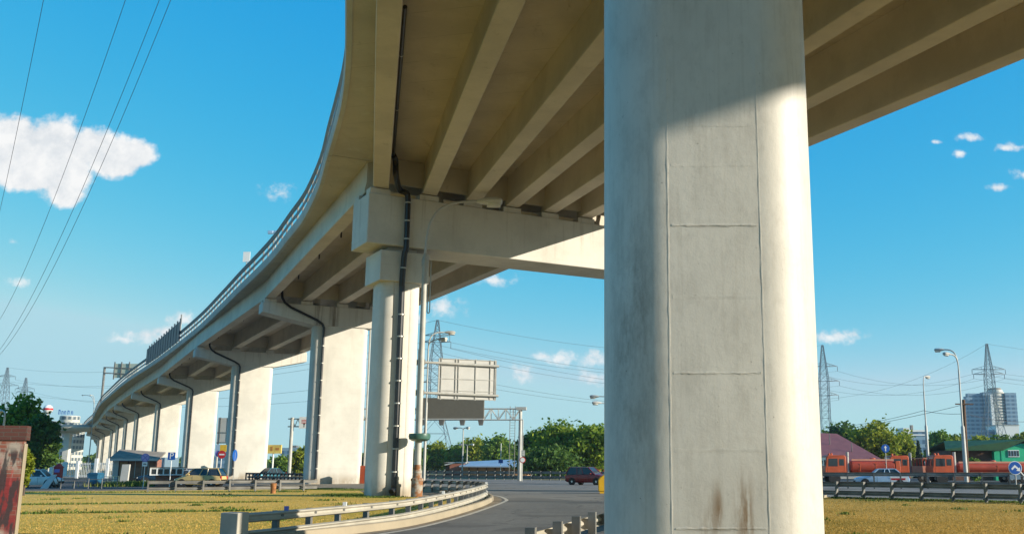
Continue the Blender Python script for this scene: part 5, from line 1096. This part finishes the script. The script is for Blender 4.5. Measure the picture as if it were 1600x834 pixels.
obj('boarding', MB().box(1.5,L-0.1,-0.05,-0.004,0.5,zE-0.3), m_rustboard, root)
for f in (2.1,2.8,3.4): obj('batten', MB().box(f-.03,f+.03,-.07,-.051,.5,zE-.3), m_pole, root)
# standing white slab by the kiosk
Y = 94; X = wx(195,Y,1); root = tag(obj('concrete_slab', MB().loft([[Vector(p) for p in ((-0.40,-0.12,0),(0.34,-0.12,0),(0.34,0.12,0),(-0.40,0.12,0))],[Vector(p) for p in ((-0.28,-0.1,wz(725,94)),(0.42,-0.1,wz(725,94)),(0.42,0.12,wz(725,94)),(-0.28,0.12,wz(725,94)))]]), m_slabc, loc=(X,Y,0), bevel=0.015), 'upright white concrete slab standing in front of the kiosk', 'slab')
# grass mound beside it
x = wx(212,90,0.2)+RNG.normal(0,1.3,1800); y = 90+RNG.normal(0,1.6,1800); blades('green_weeds', x, y, 0.42, m_weed, w=0.05)
# blue-grey container
Y = 122; xa, xb = wx(231,Y,1.5), wx(257,Y,1.5); root = thing('shipping_container', 'blue-grey metal container box behind the no-stopping sign', 'container', (xa,Y,0)); L = xb-xa; zt_ = wz(714,Y)
obj('box', MB().box(0,L,0,4,0.15,zt_), m_bluegrey, root, bevel=0.03)
for x in np.linspace(0.12,L-0.12,6): obj('rib', MB().box(x-0.05,x+0.05,-0.03,-0.002,0.3,zt_-0.15), m_bluegrey, root)
# booth
Y = 87; xa, xb = wx(243,Y,0.8), wx(277,Y,0.8); root = thing('ticket_booth', 'low red brick booth with a band of white-framed windows', 'booth', (xa,Y,0), R(14)); L = xb-xa; zb_, zt_ = wz(742,Y), wz(730.5,Y)
obj('wall', MB().box(0,L,0,1.6,0,zb_), m_brick, root); wa, wb = wx(236.5,Y,1)-xa, wx(283.5,Y,1)-xa; n = 5
obj('glazing', MB().box(wa+.05,wb-.05,-0.30,1.3,zb_+.004,zt_-.05), m_glass, root); fr_ = MB().box(wa,wb,-.36,-.305,zb_,zb_+.09).box(wa,wb,-.36,-.305,zt_-.09,zt_)
for i in range(n+1): x = wa+(wb-wa)*i/n; fr_.box(x-.055,x+.055,-.372,-.302,zb_-.003,zt_+.003)
obj('window_frame', fr_, m_white, root); obj('roof', MB().box(wa-.05,wb+.05,-.4,1.35,zt_+.004,zt_+.07), m_roofgrey, root)
# rusty stump
X, Y = wx(427,65,0.3), 65; root = thing('bollard', 'short rusty round stump post alone on the dry lawn', 'bollard', (X,Y,0)); obj('shaft', MB().lathe([(.17,0),(.165,.3),(.18,.42),(.175,.56)], (0,0,0), 14), m_rust, root); obj('cap', MB().lathe([(.2,.562),(.2,.64),(.1,.68)], (0,0,0), 14), m_rust, root)
# orange-red cabinet between pier and column
Y = 98; X = wx(571.5,Y,1); root = thing('cabinet', 'orange-red upright cabinet between the capital column and the wall pier', 'cabinet', (X,Y,0)); obj('case', MB().box(-.5,.35,-.3,.3,.1,wz(727,Y)), m_orange, root, bevel=.02); obj('plinth', MB().box(-.55,.4,-.35,.35,0,.1), m_kerb, root); obj('door_seam', MB().box(-.02,.0,-.305,-.3,.2,1.5), m_black, root)

# ================================================================== TREES
def leaf_mesh(name, centers, size, m, parent, flat_=0.1):
    n = len(centers); nrm = RNG.normal(size=(n,3)); nrm[:,2] = np.abs(nrm[:,2])+flat_; nrm /= np.linalg.norm(nrm,axis=1)[:,None]
    t = np.cross(nrm, RNG.normal(size=(n,3))); t /= np.linalg.norm(t,axis=1)[:,None]; b = np.cross(nrm,t)
    s = size*RNG.uniform(0.55,1.3,n)[:,None]; a, w = t*s, b*s*0.55
    V = np.stack([centers-a, centers+w-a*0.1, centers+a, centers-w-a*0.1],1).reshape(-1,3)
    me = bpy.data.meshes.new(name); me.vertices.add(4*n); me.vertices.foreach_set('co', V.reshape(-1)); me.loops.add(4*n); me.loops.foreach_set('vertex_index', np.arange(4*n,dtype=np.int32))
    me.polygons.add(n); me.polygons.foreach_set('loop_start', np.arange(0,4*n,4,dtype=np.int32)); me.update(calc_edges=True); me.materials.append(m)
    o = bpy.data.objects.new(name, me); C.objects.link(o); o.parent = parent; return o
def tree(label, px, Y, pytop, wpx, m, n=3500, leaf=0.30, base=0.22, name='tree', group=None, lobes=16, conifer=False, lean=0.0):
    X = wx(px, Y, 3); H = wz(pytop, Y); rw = wpx*Y/FPX/2; root = thing(name, label, 'tree', (X, Y, 0), 0, group)
    zb = H*base; zc = (H+zb)/2; rz = (H-zb)/2; pts = []; tr = MB()
    tr.tube([(0,0,-0.1),(0.05*rw,0,zb),(0.02*rw,0.03*rw,zc),(0,0,H*0.85)], [0.03*H+0.04,0.022*H+0.03,0.014*H+0.02,0.02], 8)
    if conifer:
        u = RNG.random(n); z = zb*0.4+(H-zb*0.4)*(1-np.sqrt(1-u)); a = RNG.uniform(0,2*np.pi,n); rr_ = rw*(1-(z-zb*0.4)/(H-zb*0.4))*(0.45+0.55*RNG.random(n)**0.5)*(0.8+0.35*np.sin(z*5+np.floor(a*3)))
        P = np.stack([rr_*np.cos(a), rr_*np.sin(a), z-0.25*rr_],1)
    else:
        per = n//lobes
        for k in range(lobes):
            u = k/lobes; ct = 1-2*((k+0.5)/lobes); ph = k*2.39996+RNG.uniform(-.4,.4); st = math.sqrt(1-ct*ct); q = RNG.uniform(0.5,0.78)
            c = np.array([rw*q*st*math.cos(ph), rw*q*st*math.sin(ph), zc+rz*q*ct*0.95]); lr = RNG.uniform(0.26,0.46)
            d = RNG.normal(size=(per,3)); d /= np.linalg.norm(d,axis=1)[:,None]; r = (RNG.random(per)**0.38)[:,None]*(1+0.25*RNG.normal(size=(per,1)))
            pts.append(c+d*r*np.array([rw*lr*1.15, rw*lr*1.15, min(rz,rw*1.2)*lr*1.05]))
            tr.tube([(0.02*rw,0.02*rw,zb+(zc-zb)*RNG.uniform(0.0,0.7)), tuple(c*np.array([.5,.5,1])-np.array([0,0,0.12*rz])), tuple(c)], [0.01*H+0.015,0.007*H+0.01,0.008], 5)
        k = n//6; d = RNG.normal(size=(k,3)); d /= np.linalg.norm(d,axis=1)[:,None]; pts.append(np.array([0,0,zc])+d*(RNG.random(k)**0.5)[:,None]*np.array([rw*0.75,rw*0.75,rz*0.8]))
        P = np.concatenate(pts); P = P[P[:,2] > zb*0.35]
    obj('trunk', tr, m_bark, root); leaf_mesh('crown', P, leaf, m, root)
    return root
GL, GC, GR = 'trees at the left edge', 'trees beyond the highway', 'trees behind the truck yard'
tree('broad dark green tree rising over the graffiti wall', 24, 118, 616, 92, f_sun, 6000, 0.30, 0.12, group=GL)
tree('dark round tree right of the broad tree above the white fence', 62, 112, 634, 52, f_dark, 5000, 0.28, 0.05, group=GL)
tree('low yellow-green sapling hugging the right side of the graffiti wall', 44, 60, 690, 24, f_yel, 1500, 0.14, 0.02, group=GL)
tree('small bush below the dark round tree behind the fence', 72, 165, 697, 44, f_mid, 2200, 0.3, 0.02, name='bush', group=GL)
tree('tall green tree right behind the near column left edge, beside the maroon car', 925, 146, 655, 88, f_sun, 7000, 0.34, 0.04, group=GC)
tree('largest bright-topped green tree in the gap left of the near column', 872, 150, 654, 92, f_sun, 7500, 0.34, 0.03, group=GC)
tree('dark tree at the left end of the big clump by the gantry post', 834, 156, 667, 56, f_dark, 4500, 0.34, 0.03, group=GC)
tree('low dark shrub growth under the big clump behind the guardrail', 858, 143, 692, 110, f_dark, 4500, 0.30, 0.0, name='bush', group=GC)
tree('rounded tree between the ladder and the slim twin lamp', 778, 235, 674, 54, f_mid, 3500, 0.42, 0.03, group=GC)
tree('yellow-topped tree behind the slim twin lamp', 740, 250, 682, 46, f_yel, 3200, 0.42, 0.03, group=GC)
tree('small mid green tree under the display board', 712, 240, 690, 36, f_mid, 2600, 0.42, 0.03, group=GC)
tree('pale green tree behind the pylon legs', 682, 255, 688, 50, f_yel, 2800, 0.42, 0.03, group=GC)
tree('small tree at the right edge of the grey lamp pole', 655, 250, 697, 34, f_mid, 2000, 0.42, 0.03, group=GC)
tree('dark tree between the ladder and the big clump', 806, 240, 690, 44, f_dark, 2600, 0.42, 0.03, group=GC)
tree('bright round tree between two wall piers beside the gantry post', 467, 185, 699, 32, f_yel, 2600, 0.32, 0.02, group=GC)
tree('low bush under the yellow billboard', 440, 192, 709, 34, f_mid, 1800, 0.34, 0.0, name='bush', group=GC)
tree('dark tree right of the near column behind the maroon roof', 1318, 165, 655, 60, f_dark, 4500, 0.34, 0.03, group=GR)
tree('largest yellow-green tree behind the orange tanker', 1364, 158, 655, 84, f_yel, 7000, 0.32, 0.02, group=GR)
tree('yellow-green tree just left of the single curved lamp', 1408, 162, 672, 62, f_yel, 5000, 0.32, 0.02, group=GR)
tree('small dark blue-green spruce beside the single curved lamp', 1436, 150, 686, 22, f_blue, 2000, 0.26, 0.02, conifer=True, group=GR)
tree('blue-green spruce right of the single curved lamp', 1462, 152, 692, 24, f_blue, 2000, 0.26, 0.02, conifer=True, group=GR)
tree('mid green tree between the two curved lamps', 1468, 190, 666, 44, f_mid, 3200, 0.36, 0.02, group=GR)
tree('mid green tree left of the tall double lamp', 1492, 200, 672, 42, f_yel, 3000, 0.36, 0.02, group=GR)
tree('tree crown rising behind the green roof beside the wooden pole', 1532, 205, 671, 50, f_yel, 3000, 0.36, 0.02, group=GR)
tree('tree crown above the green roof below the tower blocks', 1568, 215, 671, 44, f_mid, 3000, 0.38, 0.02, group=GR)
tree('tree crown at the right edge above the green gable', 1600, 210, 670, 46, f_yel, 3000, 0.38, 0.02, group=GR)
tree('green bush against the brown wall of the green-roofed house', 1523, 118, 712, 24, f_mid, 1500, 0.2, 0.02, name='bush', group=GR)
tree('dark tree at the near column right edge above the maroon roof', 1296, 175, 664, 36, f_mid, 2500, 0.34, 0.03, group=GR)
# far woods on the horizon, one mass
def woods(name, x0, x1, Y, py, n, m, leaf):
    X0, X1 = wx(x0,Y), wx(x1,Y); x = RNG.uniform(X0,X1,n); base_h = wz(py,Y); hh = base_h*(0.72+0.28*np.sin(x*0.11+Y)*np.sin(x*0.037)+0.12*np.sin(x*0.43)); z = hh*RNG.random(n)**0.6
    o = leaf_mesh(name, np.stack([x, Y+RNG.uniform(-12,12,n), z],1), leaf, m, None); o['kind'] = 'stuff'
woods('distant_woods', -200, 660, 640, 711, 9000, f_mid, 2.2); woods('distant_woods', 560, 1000, 420, 706, 7000, f_dark, 1.5); woods('distant_woods', 1240, 1900, 460, 692, 12000, f_mid, 1.5)

# ================================================================== BUILDINGS
# warehouse beyond the highway
Y = 175; xa, xb = wx(691,Y,2), wx(833,Y,2); xm = wx(724,Y,2)-xa; root = thing('warehouse', 'long low warehouse with pale blue sloping metal roof behind the highway', 'warehouse', (xa,Y,0)); L = xb-xa; ze = wz(729,Y); zr = wz(717,Y)
obj('wall', MB().box(xm,L-1,0,9,0,ze+0.05), m_tan, root)
obj('roof', MB().loft([[Vector(p) for p in ((xm-0.6,-1.0,ze+0.0),(L,-1.6,ze-0.1),(L+0.4,9,zr+0.1),(xm-0.4,9,zr-0.5))],[Vector(p) for p in ((xm-0.6,-1.0,ze+0.17),(L,-1.6,ze+0.07),(L+0.4,9,zr+0.27),(xm-0.4,9,zr-0.33))]]), m_roofblue, root)
for f in np.linspace(xm+1,L-2,7): obj('wall_post', MB().box(f-.09,f+.09,-.12,-.004,0,ze+0.05), m_brown, root)
obj('annex', MB().box(0.3,xm-0.2,2,8,0,wz(722.5,Y)), m_brown, root); obj('annex_roof', MB().loft([[Vector(p) for p in ((0,1.6,wz(722.5,Y)),(xm+.2,1.6,wz(722.5,Y)),(xm+.2,8.4,wz(722,Y)),(0,8.4,wz(722,Y)))],[Vector(p) for p in ((0,1.6,wz(722,Y)),(xm+.2,1.6,wz(722,Y)),(xm+.2,8.4,wz(721,Y)),(0,8.4,wz(721,Y)))]]), m_roofgrey, root)
obj('gable', MB().prism([(xm-2.6,1.5),(xm-0.1,1.5),(xm-0.1,2.1),(xm-2.6,2.1)], 0, wz(724,Y)), m_brick, root); obj('barge_board', MB().tube([(xm-3.4,1.2,wz(726,Y)),(xm-1.4,1.2,wz(722,Y)),(xm+0.6,-0.9,ze+0.7)], 0.12, 6), m_slabc, root)
# maroon-roofed building
Y = 142; xa, xb = wx(1225,Y,3), wx(1392,Y,3); root = thing('low_building', 'low pale building with big maroon hipped metal roof by the near column', 'building', (xa,Y,0)); L = xb-xa; ze, zr = wz(723,Y), wz(679.5,Y)
obj('wall', MB().box(0.8,L-1.2,0.8,17,0,ze), m_slabc, root); xr_ = wx(1308,Y+9,6)-xa
v = [(-0.5,-0.4,ze-0.05),(L,-0.4,ze-0.25),(L,18,ze),(-0.5,18,ze),(5,9,zr+0.7),(xr_,9,zr+0.5)]
obj('roof', MB().add(v, [(0,1,5,4),(1,2,5),(2,3,4,5),(3,0,4),(0,3,2,1)]), m_maroon, root, smooth=False)
for fx, fz in ((1303,5.4),(1332,4.0)): xx = wx(fx,Y+3,4)-xa; obj('roof_pipe', MB().tube([(xx,3.4 if fz < 5 else 5.5,fz-1.2),(xx,3.4 if fz < 5 else 5.5,fz+1.0)], 0.06, 6), m_post, root)
obj('eave_trim', MB().box(-0.5,L,-0.46,-0.41,ze-0.32,ze-0.12), m_slabc, root)
# green house
Y = 126; xa, xb = wx(1480,Y,3), wx(1640,Y,3); xg = wx(1562,Y,3)-xa; root = thing('wooden_house', 'long brown wooden house with dark green roof and bright green gable', 'house', (xa,Y,0)); L = xb-xa; ze, zr = wz(703,Y), wz(688.5,Y)
obj('wall', MB().box(0.6,xg-0.004,0.3,8,0,ze), m_brown, root)
gm = [(xg,0),(L,0),(L,wz(703,Y)),(xg+(L-xg)*0.45,wz(690,Y)-0.2),(xg,ze-0.05)]
obj('gable_wall', MB().loft([[Vector((x,-0.5,z)) for x,z in gm],[Vector((x,0.2,z)) for x,z in gm]]), m_green, root, smooth=False); obj('corner_wall', MB().box(xg-0.85,xg-0.004,-0.46,0.29,0,ze-0.1), m_green, root)
rp = [(-0.4,-0.7,ze-0.05),(xg+0.1,-0.9,ze-0.05),(xg+(L-xg)*0.45,-0.9,zr),(0.9,3.5,zr-0.05)]
obj('roof', MB().loft([[Vector(p) for p in rp],[Vector((p[0],p[1],p[2]+0.16)) for p in rp]]), m_dkgreen, root, smooth=False)
rq = [(xg+(L-xg)*0.45,-0.9,zr),(L+0.4,-0.9,ze),(L+0.4,8,ze),(xg+(L-xg)*0.45,8,zr)]
obj('roof', MB().loft([[Vector(p) for p in rq],[Vector((p[0],p[1],p[2]+0.16)) for p in rq]]), m_dkgreen, root, smooth=False)
rs = [(-0.4,8,ze-0.05),(xg+0.1,8.1,ze-0.05),(xg+(L-xg)*0.45,8.1,zr),(0.9,3.5,zr-0.05)]
obj('roof', MB().loft([[Vector(p) for p in rs],[Vector((p[0],p[1],p[2]+0.16)) for p in rs]]), m_dkgreen, root, smooth=False)
wa, wb = wx(1572.5,Y,3)-xa, wx(1590,Y,3)-xa; za, zb = wz(713.5,Y), wz(702.5,Y); wf = obj('window', MB().box(wa,wb,-0.58,-0.504,za,zb), m_white, root)
for i in range(4): a, b = wa+(wb-wa)*(i/4+0.035), wa+(wb-wa)*((i+1)/4-0.035); obj('pane', MB().box(a,b,-0.60,-0.581,za+0.1,zb-0.1), m_glass, wf)
# wooden utility pole
Y = 100; X = wx(1512,Y,0.3); root = thing('utility_pole', 'dark brown wooden utility pole beside the tall double lamp', 'pole', (X,Y,0)); xt_ = wx(1505.5,Y,wz(625,Y))-X
obj('shaft', MB().tube([(0,0,-0.1),(xt_,0,wz(624,Y))], [0.2,0.15], 10), m_wood, root); obj('crossarm', MB().box(xt_-0.9,xt_+0.9,-0.2,-0.1,wz(631,Y)-0.06,wz(631,Y)+0.06), m_wood, root)
# tower blocks far right
def facade(name, wall, band, win, wsx, rows):
    m = bpy.data.materials.new(name); m.use_nodes = True; N, L = nodes_of(m); b = N['Principled BSDF']; b.inputs['Roughness'].default_value = 0.5
    g = N.new('ShaderNodeNewGeometry'); sp = N.new('ShaderNodeSeparateXYZ'); L.new(g.outputs['Position'], sp.inputs[0])
    def frac(x, per, th):
        d = N.new('ShaderNodeMath'); d.operation = 'DIVIDE'; L.new(x, d.inputs[0]); d.inputs[1].default_value = per
        f = N.new('ShaderNodeMath'); f.operation = 'FRACT'; L.new(d.outputs[0], f.inputs[0]); c = N.new('ShaderNodeMath'); c.operation = 'GREATER_THAN'; L.new(f.outputs[0], c.inputs[0]); c.inputs[1].default_value = th; return c.outputs[0]
    ad = N.new('ShaderNodeMath'); ad.operation = 'ADD'; L.new(sp.outputs[0], ad.inputs[0]); L.new(sp.outputs[1], ad.inputs[1])
    fz, fx = frac(sp.outputs[2], rows, 0.45), frac(ad.outputs[0], wsx, 0.4); mu = N.new('ShaderNodeMath'); mu.operation = 'MULTIPLY'; L.new(fz, mu.inputs[0]); L.new(fx, mu.inputs[1])
    m1 = N.new('ShaderNodeMix'); m1.data_type = 'RGBA'; L.new(fz, m1.inputs[0]); m1.inputs[6].default_value = band+(1,); m1.inputs[7].default_value = wall+(1,)
    m2 = N.new('ShaderNodeMix'); m2.data_type = 'RGBA'; L.new(mu.outputs[0], m2.inputs[0]); L.new(m1.outputs[2], m2.inputs[6]); m2.inputs[7].default_value = win+(1,)
    L.new(m2.outputs[2], b.inputs['Base Color']); return m
m_fb = facade('blue_glass_facade', (0.12,0.22,0.32), (0.20,0.30,0.38), (0.05,0.11,0.18), 4.0, 3.2)
m_fw = facade('pale_balcony_facade', (0.42,0.42,0.38), (0.60,0.58,0.50), (0.10,0.13,0.15), 3.4, 3.2)
Y = 800; root = thing('tower_block', 'cluster of blue and cream high-rise towers behind the right pylon', 'tower block', (wx(1553,Y,40),Y,0)); cx_ = wx(1553,Y,40)
def tw(p0, p1, py, y0, y1, m, name='wing'): obj(name, MB().box(wx(p0,Y,40)-cx_, wx(p1,Y,40)-cx_, y0, y1, 0, wz(py,Y)), m, root)
tw(1515,1540,618,4,11,m_fb); tw(1518,1538.5,613.5,5,10,m_fb,'wing'); tw(1540.2,1553,612,2,9,m_fb); tw(1549,1553.6,616,-1,1.99,m_white,'white_shaft'); tw(1576,1593,613,3,9,m_fb)
xc, rc = wx(1565,Y,40)-cx_, (wx(1577,Y,40)-wx(1553.5,Y,40))/2
obj('round_tower', MB().lathe([(rc,0),(rc,wz(608,Y))], (xc,10,0), 24), m_fw, root); obj('round_crown', MB().lathe([(rc*.85,wz(608,Y)),(rc*.85,wz(605,Y)),(rc*.6,wz(604.4,Y))], (xc,10,0.01), 24), m_roofgrey, root)
for k in range(12): zz = wz(664-4.6*k,Y); obj('balcony', MB().lathe([(rc+.9,0),(rc+.9,1.1)], (xc,10,zz), 20), m_slabc, root)
Y = 520; root = thing('flat_block', 'low cream flat-roofed block at the foot of the towers', 'building', (wx(1561,Y),Y,0)); L = wx(1597,Y,15)-wx(1561,Y,15); obj('wall', MB().box(0,L,0,14,0,wz(664,Y)), m_white, root); obj('parapet', MB().box(-.3,L+.3,-.3,14.3,wz(664,Y)+.01,wz(663,Y)), m_slabc, root); obj('side_wing', MB().box(-5,-.01,2,12,0,wz(671,Y)), m_fb, root)
Y = 430; root = thing('factory', 'distant white and teal factory block with twin chimneys', 'factory', (wx(1423,Y),Y,0)); L = wx(1450,Y,15)-wx(1423,Y,15); obj('wall', MB().box(0,L,0,14,0,wz(672,Y)), m_fb, root); obj('cornice', MB().box(-.2,L+.2,-.25,-.004,wz(680,Y),wz(678,Y)).box(-.2,L+.2,-.25,-.004,wz(674,Y),wz(672,Y)+.2), m_white, root)
obj('end_block', MB().box(-2.6,-.01,-1,10,0,wz(668,Y)), m_white, root)
for f in (9.2,11.5): xx = wx(1423+f,Y,15)-wx(1423,Y,15); obj('chimney', MB().tube([(xx,5,wz(673,Y)),(xx,5,wz(663,Y))], .45, 8), m_post, root)
# left far: round-topped building and slab block
Y = 560; root = thing('round_building', 'far cream round-topped building with blue rooftop lettering frame', 'building', (wx(107,Y,20),Y,0)); rr_ = (wx(121,Y,25)-wx(92.5,Y,25))/2
obj('drum', MB().lathe([(rr_,0),(rr_,wz(655,Y)),(rr_*1.02,wz(654.5,Y)),(rr_*1.02,wz(650,Y)),(rr_*.9,wz(649,Y))], (0,0,0), 28), m_fw, root); obj('base_block', MB().box(-rr_*1.2,rr_*1.3,-rr_-2,rr_,0,wz(661,Y)), m_fw, root)
for i, (dx, h) in enumerate(((-4.6,2.6),(-2.9,1.9),(-1.4,1.9),(0.4,2.2),(2.4,1.8))):
    z0 = wz(648.6,Y)+.4; obj('roof_letter', MB().box(dx-.55,dx-.25,-3,-2.8,z0,z0+h).box(dx+.25,dx+.5,-3,-2.8,z0,z0+h*.9).box(dx-.25,dx+.25,-3,-2.8,z0+h*.78,z0+h), m_blue, root)
Y = 600; root = thing('apartment_block', 'far white apartment block with balconies behind the left trees', 'building', (wx(88,Y),Y,0)); xa, xb = wx(76,Y,20)-wx(88,Y), wx(97,Y,20)-wx(88,Y); obj('wall', MB().box(xa,xb,0,14,0,wz(657,Y)), m_white, root)
for k in range(6): zz = wz(662+6.5*k,Y); obj('balcony_row', MB().box(xa-.2,xb+.2,-1.0,-.01,zz-1.2,zz), m_fb, root)
Y = 420; root = thing('rooftop_globe', 'red and white round advertising globe on a mast above the left trees', 'globe sign', (wx(73,Y,20),Y,0)); zc_ = wz(639,Y); rg = 1.9
obj('mast', MB().tube([(0,0,0),(0,0,zc_-rg)], .3, 8), m_pole, root); pr = [(rg*math.cos(a)+.001, rg*math.sin(a)) for a in np.linspace(-1.55,1.55,14)]; obj('globe', MB().lathe(pr, (0,0,zc_), 20), m_white, root); obj('globe_band', MB().lathe([(rg*.80,.95),(rg*1.012,.35),(rg*1.012,-.1),(rg*.99,-.4)], (0,0,zc_), 20), m_red, root)
Y = 520
for (p0,p1,py,lab) in ((437,482,699,'low dark blue-grey building on the horizon between two wall piers'),(322,352,712,'low grey building on the horizon behind the no-entry sign')):
    root = thing('distant_building', lab, 'building', (wx(p0,Y),Y,0)); L = wx(p1,Y,8)-wx(p0,Y,8); obj('wall', MB().box(0,L,0,16,0,wz(py,Y)), m_fb, root); obj('roof_plant', MB().box(L*.3,L*.45,4,8,wz(py,Y),wz(py-4,Y)), m_post, root)

# exit ramp joining the deck at its far left end
rp_ = bez([(-219,432,0),(-228,430,0),(-240,436,0),(-262,455,0),(-300,500,0)], 6)
root = thing('bridge_span', 'short ramp deck branching off the far left end of the viaduct', 'bridge deck', (-230,432,0), 0, 'deck spans of the viaduct'); q = [p-Vector((-230,432,0)) for p in rp_]
obj('deck_slab', MB().sweep([(-4.5,16.2),(4.5,16.2),(5.5,17.6),(5.5,18.2),(-5.5,18.2),(-5.5,17.6)], q), m_soffit, root); obj('railing', MB().sweep([(5.3,18.2),(5.5,18.2),(5.5,19.4),(5.3,19.4)], q), m_steel, root)
for i, k in ((6,'nearer'),(14,'farther')):
    p_ = rp_[i]; root = thing('bridge_pier', f'slim pale pier under the branching ramp deck, the {k} one', 'bridge pier', (p_.x,p_.y,0), 0, 'piers of the viaduct'); obj('column', MB().box(-1.2,1.2,-1.2,1.2,0,15.2), m_con, root); obj('cap_beam', MB().box(-4,4,-1.3,1.3,15.2,16.19), m_con, root)

# ================================================================== PYLONS AND CABLES
def pylon(label, px, Y, pytop, half_base, arms, waist=0.55, r=0.16, rz=0.0):
    H = wz(pytop, Y); X = wx(px, Y, H*0.5); root = thing('lattice_pylon', label, 'pylon', (X, Y, 0), rz, 'lattice power pylons')
    def hw(z):
        f = z/H
        return half_base+(half_base*0.27-half_base)*f/waist if f < waist else half_base*0.27+(half_base*0.05-half_base*0.27)*max(0,(f-0.72))/0.28 if f > 0.72 else half_base*0.27
    m = MB(); lv = [0]; 
    while lv[-1] < H-1.5: lv.append(min(H, lv[-1]+max(2.2, hw(lv[-1])*1.7)))
    if lv[-1] < H: lv.append(H)
    for a, b in zip(lv[:-1], lv[1:]):
        A, B = hw(a), hw(b); ca = [(-A,-A,a),(A,-A,a),(A,A,a),(-A,A,a)]; cb = [(-B,-B,b),(B,-B,b),(B,B,b),(-B,B,b)]
        for k in range(4):
            m.tube([ca[k],cb[k]], r, 4); m.tube([ca[k],cb[(k+1)%4]], r*0.5, 4); m.tube([ca[(k+1)%4],cb[k]], r*0.5, 4); m.tube([cb[k],cb[(k+1)%4]], r*0.5, 4)
    obj('lattice', m, m_pylon, root); tipsL = []
    for (py, wpx) in arms:
        z = wz(py, Y); A = hw(z); W_ = wpx*Y/FPX; am = MB()
        for sx in (-1,1):
            tip = (sx*W_, 0, z)
            for sy in (-1,1): am.tube([(sx*A,sy*A,z),tip], r*0.8, 4); am.tube([(sx*A,sy*A,z+W_*0.22),tip], r*0.6, 4)
            for f in (0.3,0.6): am.tube([(sx*(A+(W_-A)*f),0,z),(sx*(A+(W_-A)*f),0,z+W_*0.22*(1-f))], r*0.5, 4)
            ins = MB().tube([(sx*W_,0,z-0.1),(sx*W_,0,z-2.2)], r*0.7, 6); obj('insulator', ins, m_wire, root); tipsL.append(Vector((X+sx*W_, Y, z-2.2)))
        am.tube([(-W_,0,z),(W_,0,z)], r*0.5, 4); obj('crossarm', am, m_pylon, root)
    tipsL.append(Vector((X, Y, H))); return tipsL
TC = pylon('lattice pylon behind the grey lamp pole and dark display board', 680, 330, 500, 7.2, [(524,20),(534,22),(575,20),(597,20)], 0.42, 0.13)
TA = pylon('lattice pylon half hidden by the right edge of the near column', 1289, 470, 539, 7.5, [(572,22),(595,24),(617,22)], 0.36, 0.16)
TB = pylon('lattice pylon standing before the far tower blocks', 1549, 470, 537, 7.0, [(577,26),(584,24)], 0.52, 0.17)
TL = pylon('far lattice pylon at the left above the broad tree', 33, 760, 590, 8.5, [(607,15),(612,13)], 0.4, 0.16)
TM = pylon('far lattice pylon cut by the left picture edge', 3, 700, 574, 8.5, [(588,14),(602,20)], 0.4, 0.16)
GW = 'overhead power cables'
def cable(label, a, b, sag, r, n=24):
    a, b = Vector(a), Vector(b); ps = [a.lerp(b, t)-Vector((0,0,4*sag*t*(1-t))) for t in np.linspace(0,1,n)]
    tag(obj('overhead_cable', MB().tube([p-a for p in ps], r, 5, caps=True), m_wire, loc=tuple(a)), label, 'cable', GW)
# four cables sweeping across the upper left sky
for k, ((xa,ya),(xb,yb), lab) in enumerate((((72,-20),(-6,355),'leftmost of the four thin cables crossing the big left cloud'),((203,-20),(-6,508),'second cable from the left crossing the big left cloud'),((257,-20),(-8,556),'third cable from the left, paired with the rightmost, over the big cloud'),((275,-20),(-8,562),'rightmost of the four thin cables crossing the big left cloud'))):
    cable(lab, pt(xa,ya,70), pt(xb,yb,150 if k else 110), (1.0,3.2,3.6,4.2)[k], 0.021)
LBL = ['upper', 'lower', 'third', 'fourth', 'fifth', 'sixth', 'seventh']
for k, (i, j) in enumerate(((0,0),(1,1),(3,2),(4,4),(6,5))): cable(f'distant power cable from the left-edge pylon to the middle pylon, {["top","second","third","fourth","lowest"][k]} of five', TM[min(k,4)], TC[min(2*k,8)], 9, 0.05)
for k in range(7):
    cable(f'power cable between the middle pylon and the pylon right of the column, {["top left","top right","second left","second right","third left","third right","lowest"][k]} strand', TC[(0,1,2,3,4,5,8)[k]], TA[k], 7, 0.045)
for k in range(5):
    cable(f'power cable from the column-edge pylon to the tower-block pylon, {["top left","top right","second left","second right","lowest"][k]} strand', TA[k], TB[k], 6, 0.045)
    cable(f'power cable running right out of frame from the tower-block pylon, {["top left","top right","second left","second right","lowest"][k]} strand', TB[k], TB[k]+Vector((260,40+9*k,-4)), 6, 0.045)
# service wires to the wooden pole
Y = 100; cable('service wire rising to the wooden pole across the single lamp, upper strand', pt(1270,676,130), pt(1504,632,100), 0.3, 0.022); cable('service wire rising to the wooden pole across the single lamp, lower strand', pt(1285,669,125), pt(1443,641,108), 0.3, 0.022)
cable('service wire from the single curved lamp to the wooden pole', pt(1443,641,108), pt(1503,646,100), 0.15, 0.022); cable('service wire leaving the wooden pole toward the right edge', pt(1506,645,100), pt(1640,655,105), 0.5, 0.022)

# ================================================================== HAZE
def haze(density):
    hz = MB().box(-620, 620, -60, 900, -1.0, 95); m = bpy.data.materials.new('thin_haze'); m.use_nodes = True; N, L = nodes_of(m)
    for n in list(N):
        if n.type == 'BSDF_PRINCIPLED': N.remove(n)
    pv = N.new('ShaderNodeVolumePrincipled'); pv.inputs['Color'].default_value = (0.62,0.84,1.0,1); pv.inputs['Density'].default_value = density; pv.inputs['Anisotropy'].default_value = 0.2
    L.new(pv.outputs[0], N['Material Output'].inputs['Volume'])
    o = obj('haze', hz, m, smooth=False); o['kind'] = 'stuff'; o.display_type = 'WIRE'

haze(0.00014)
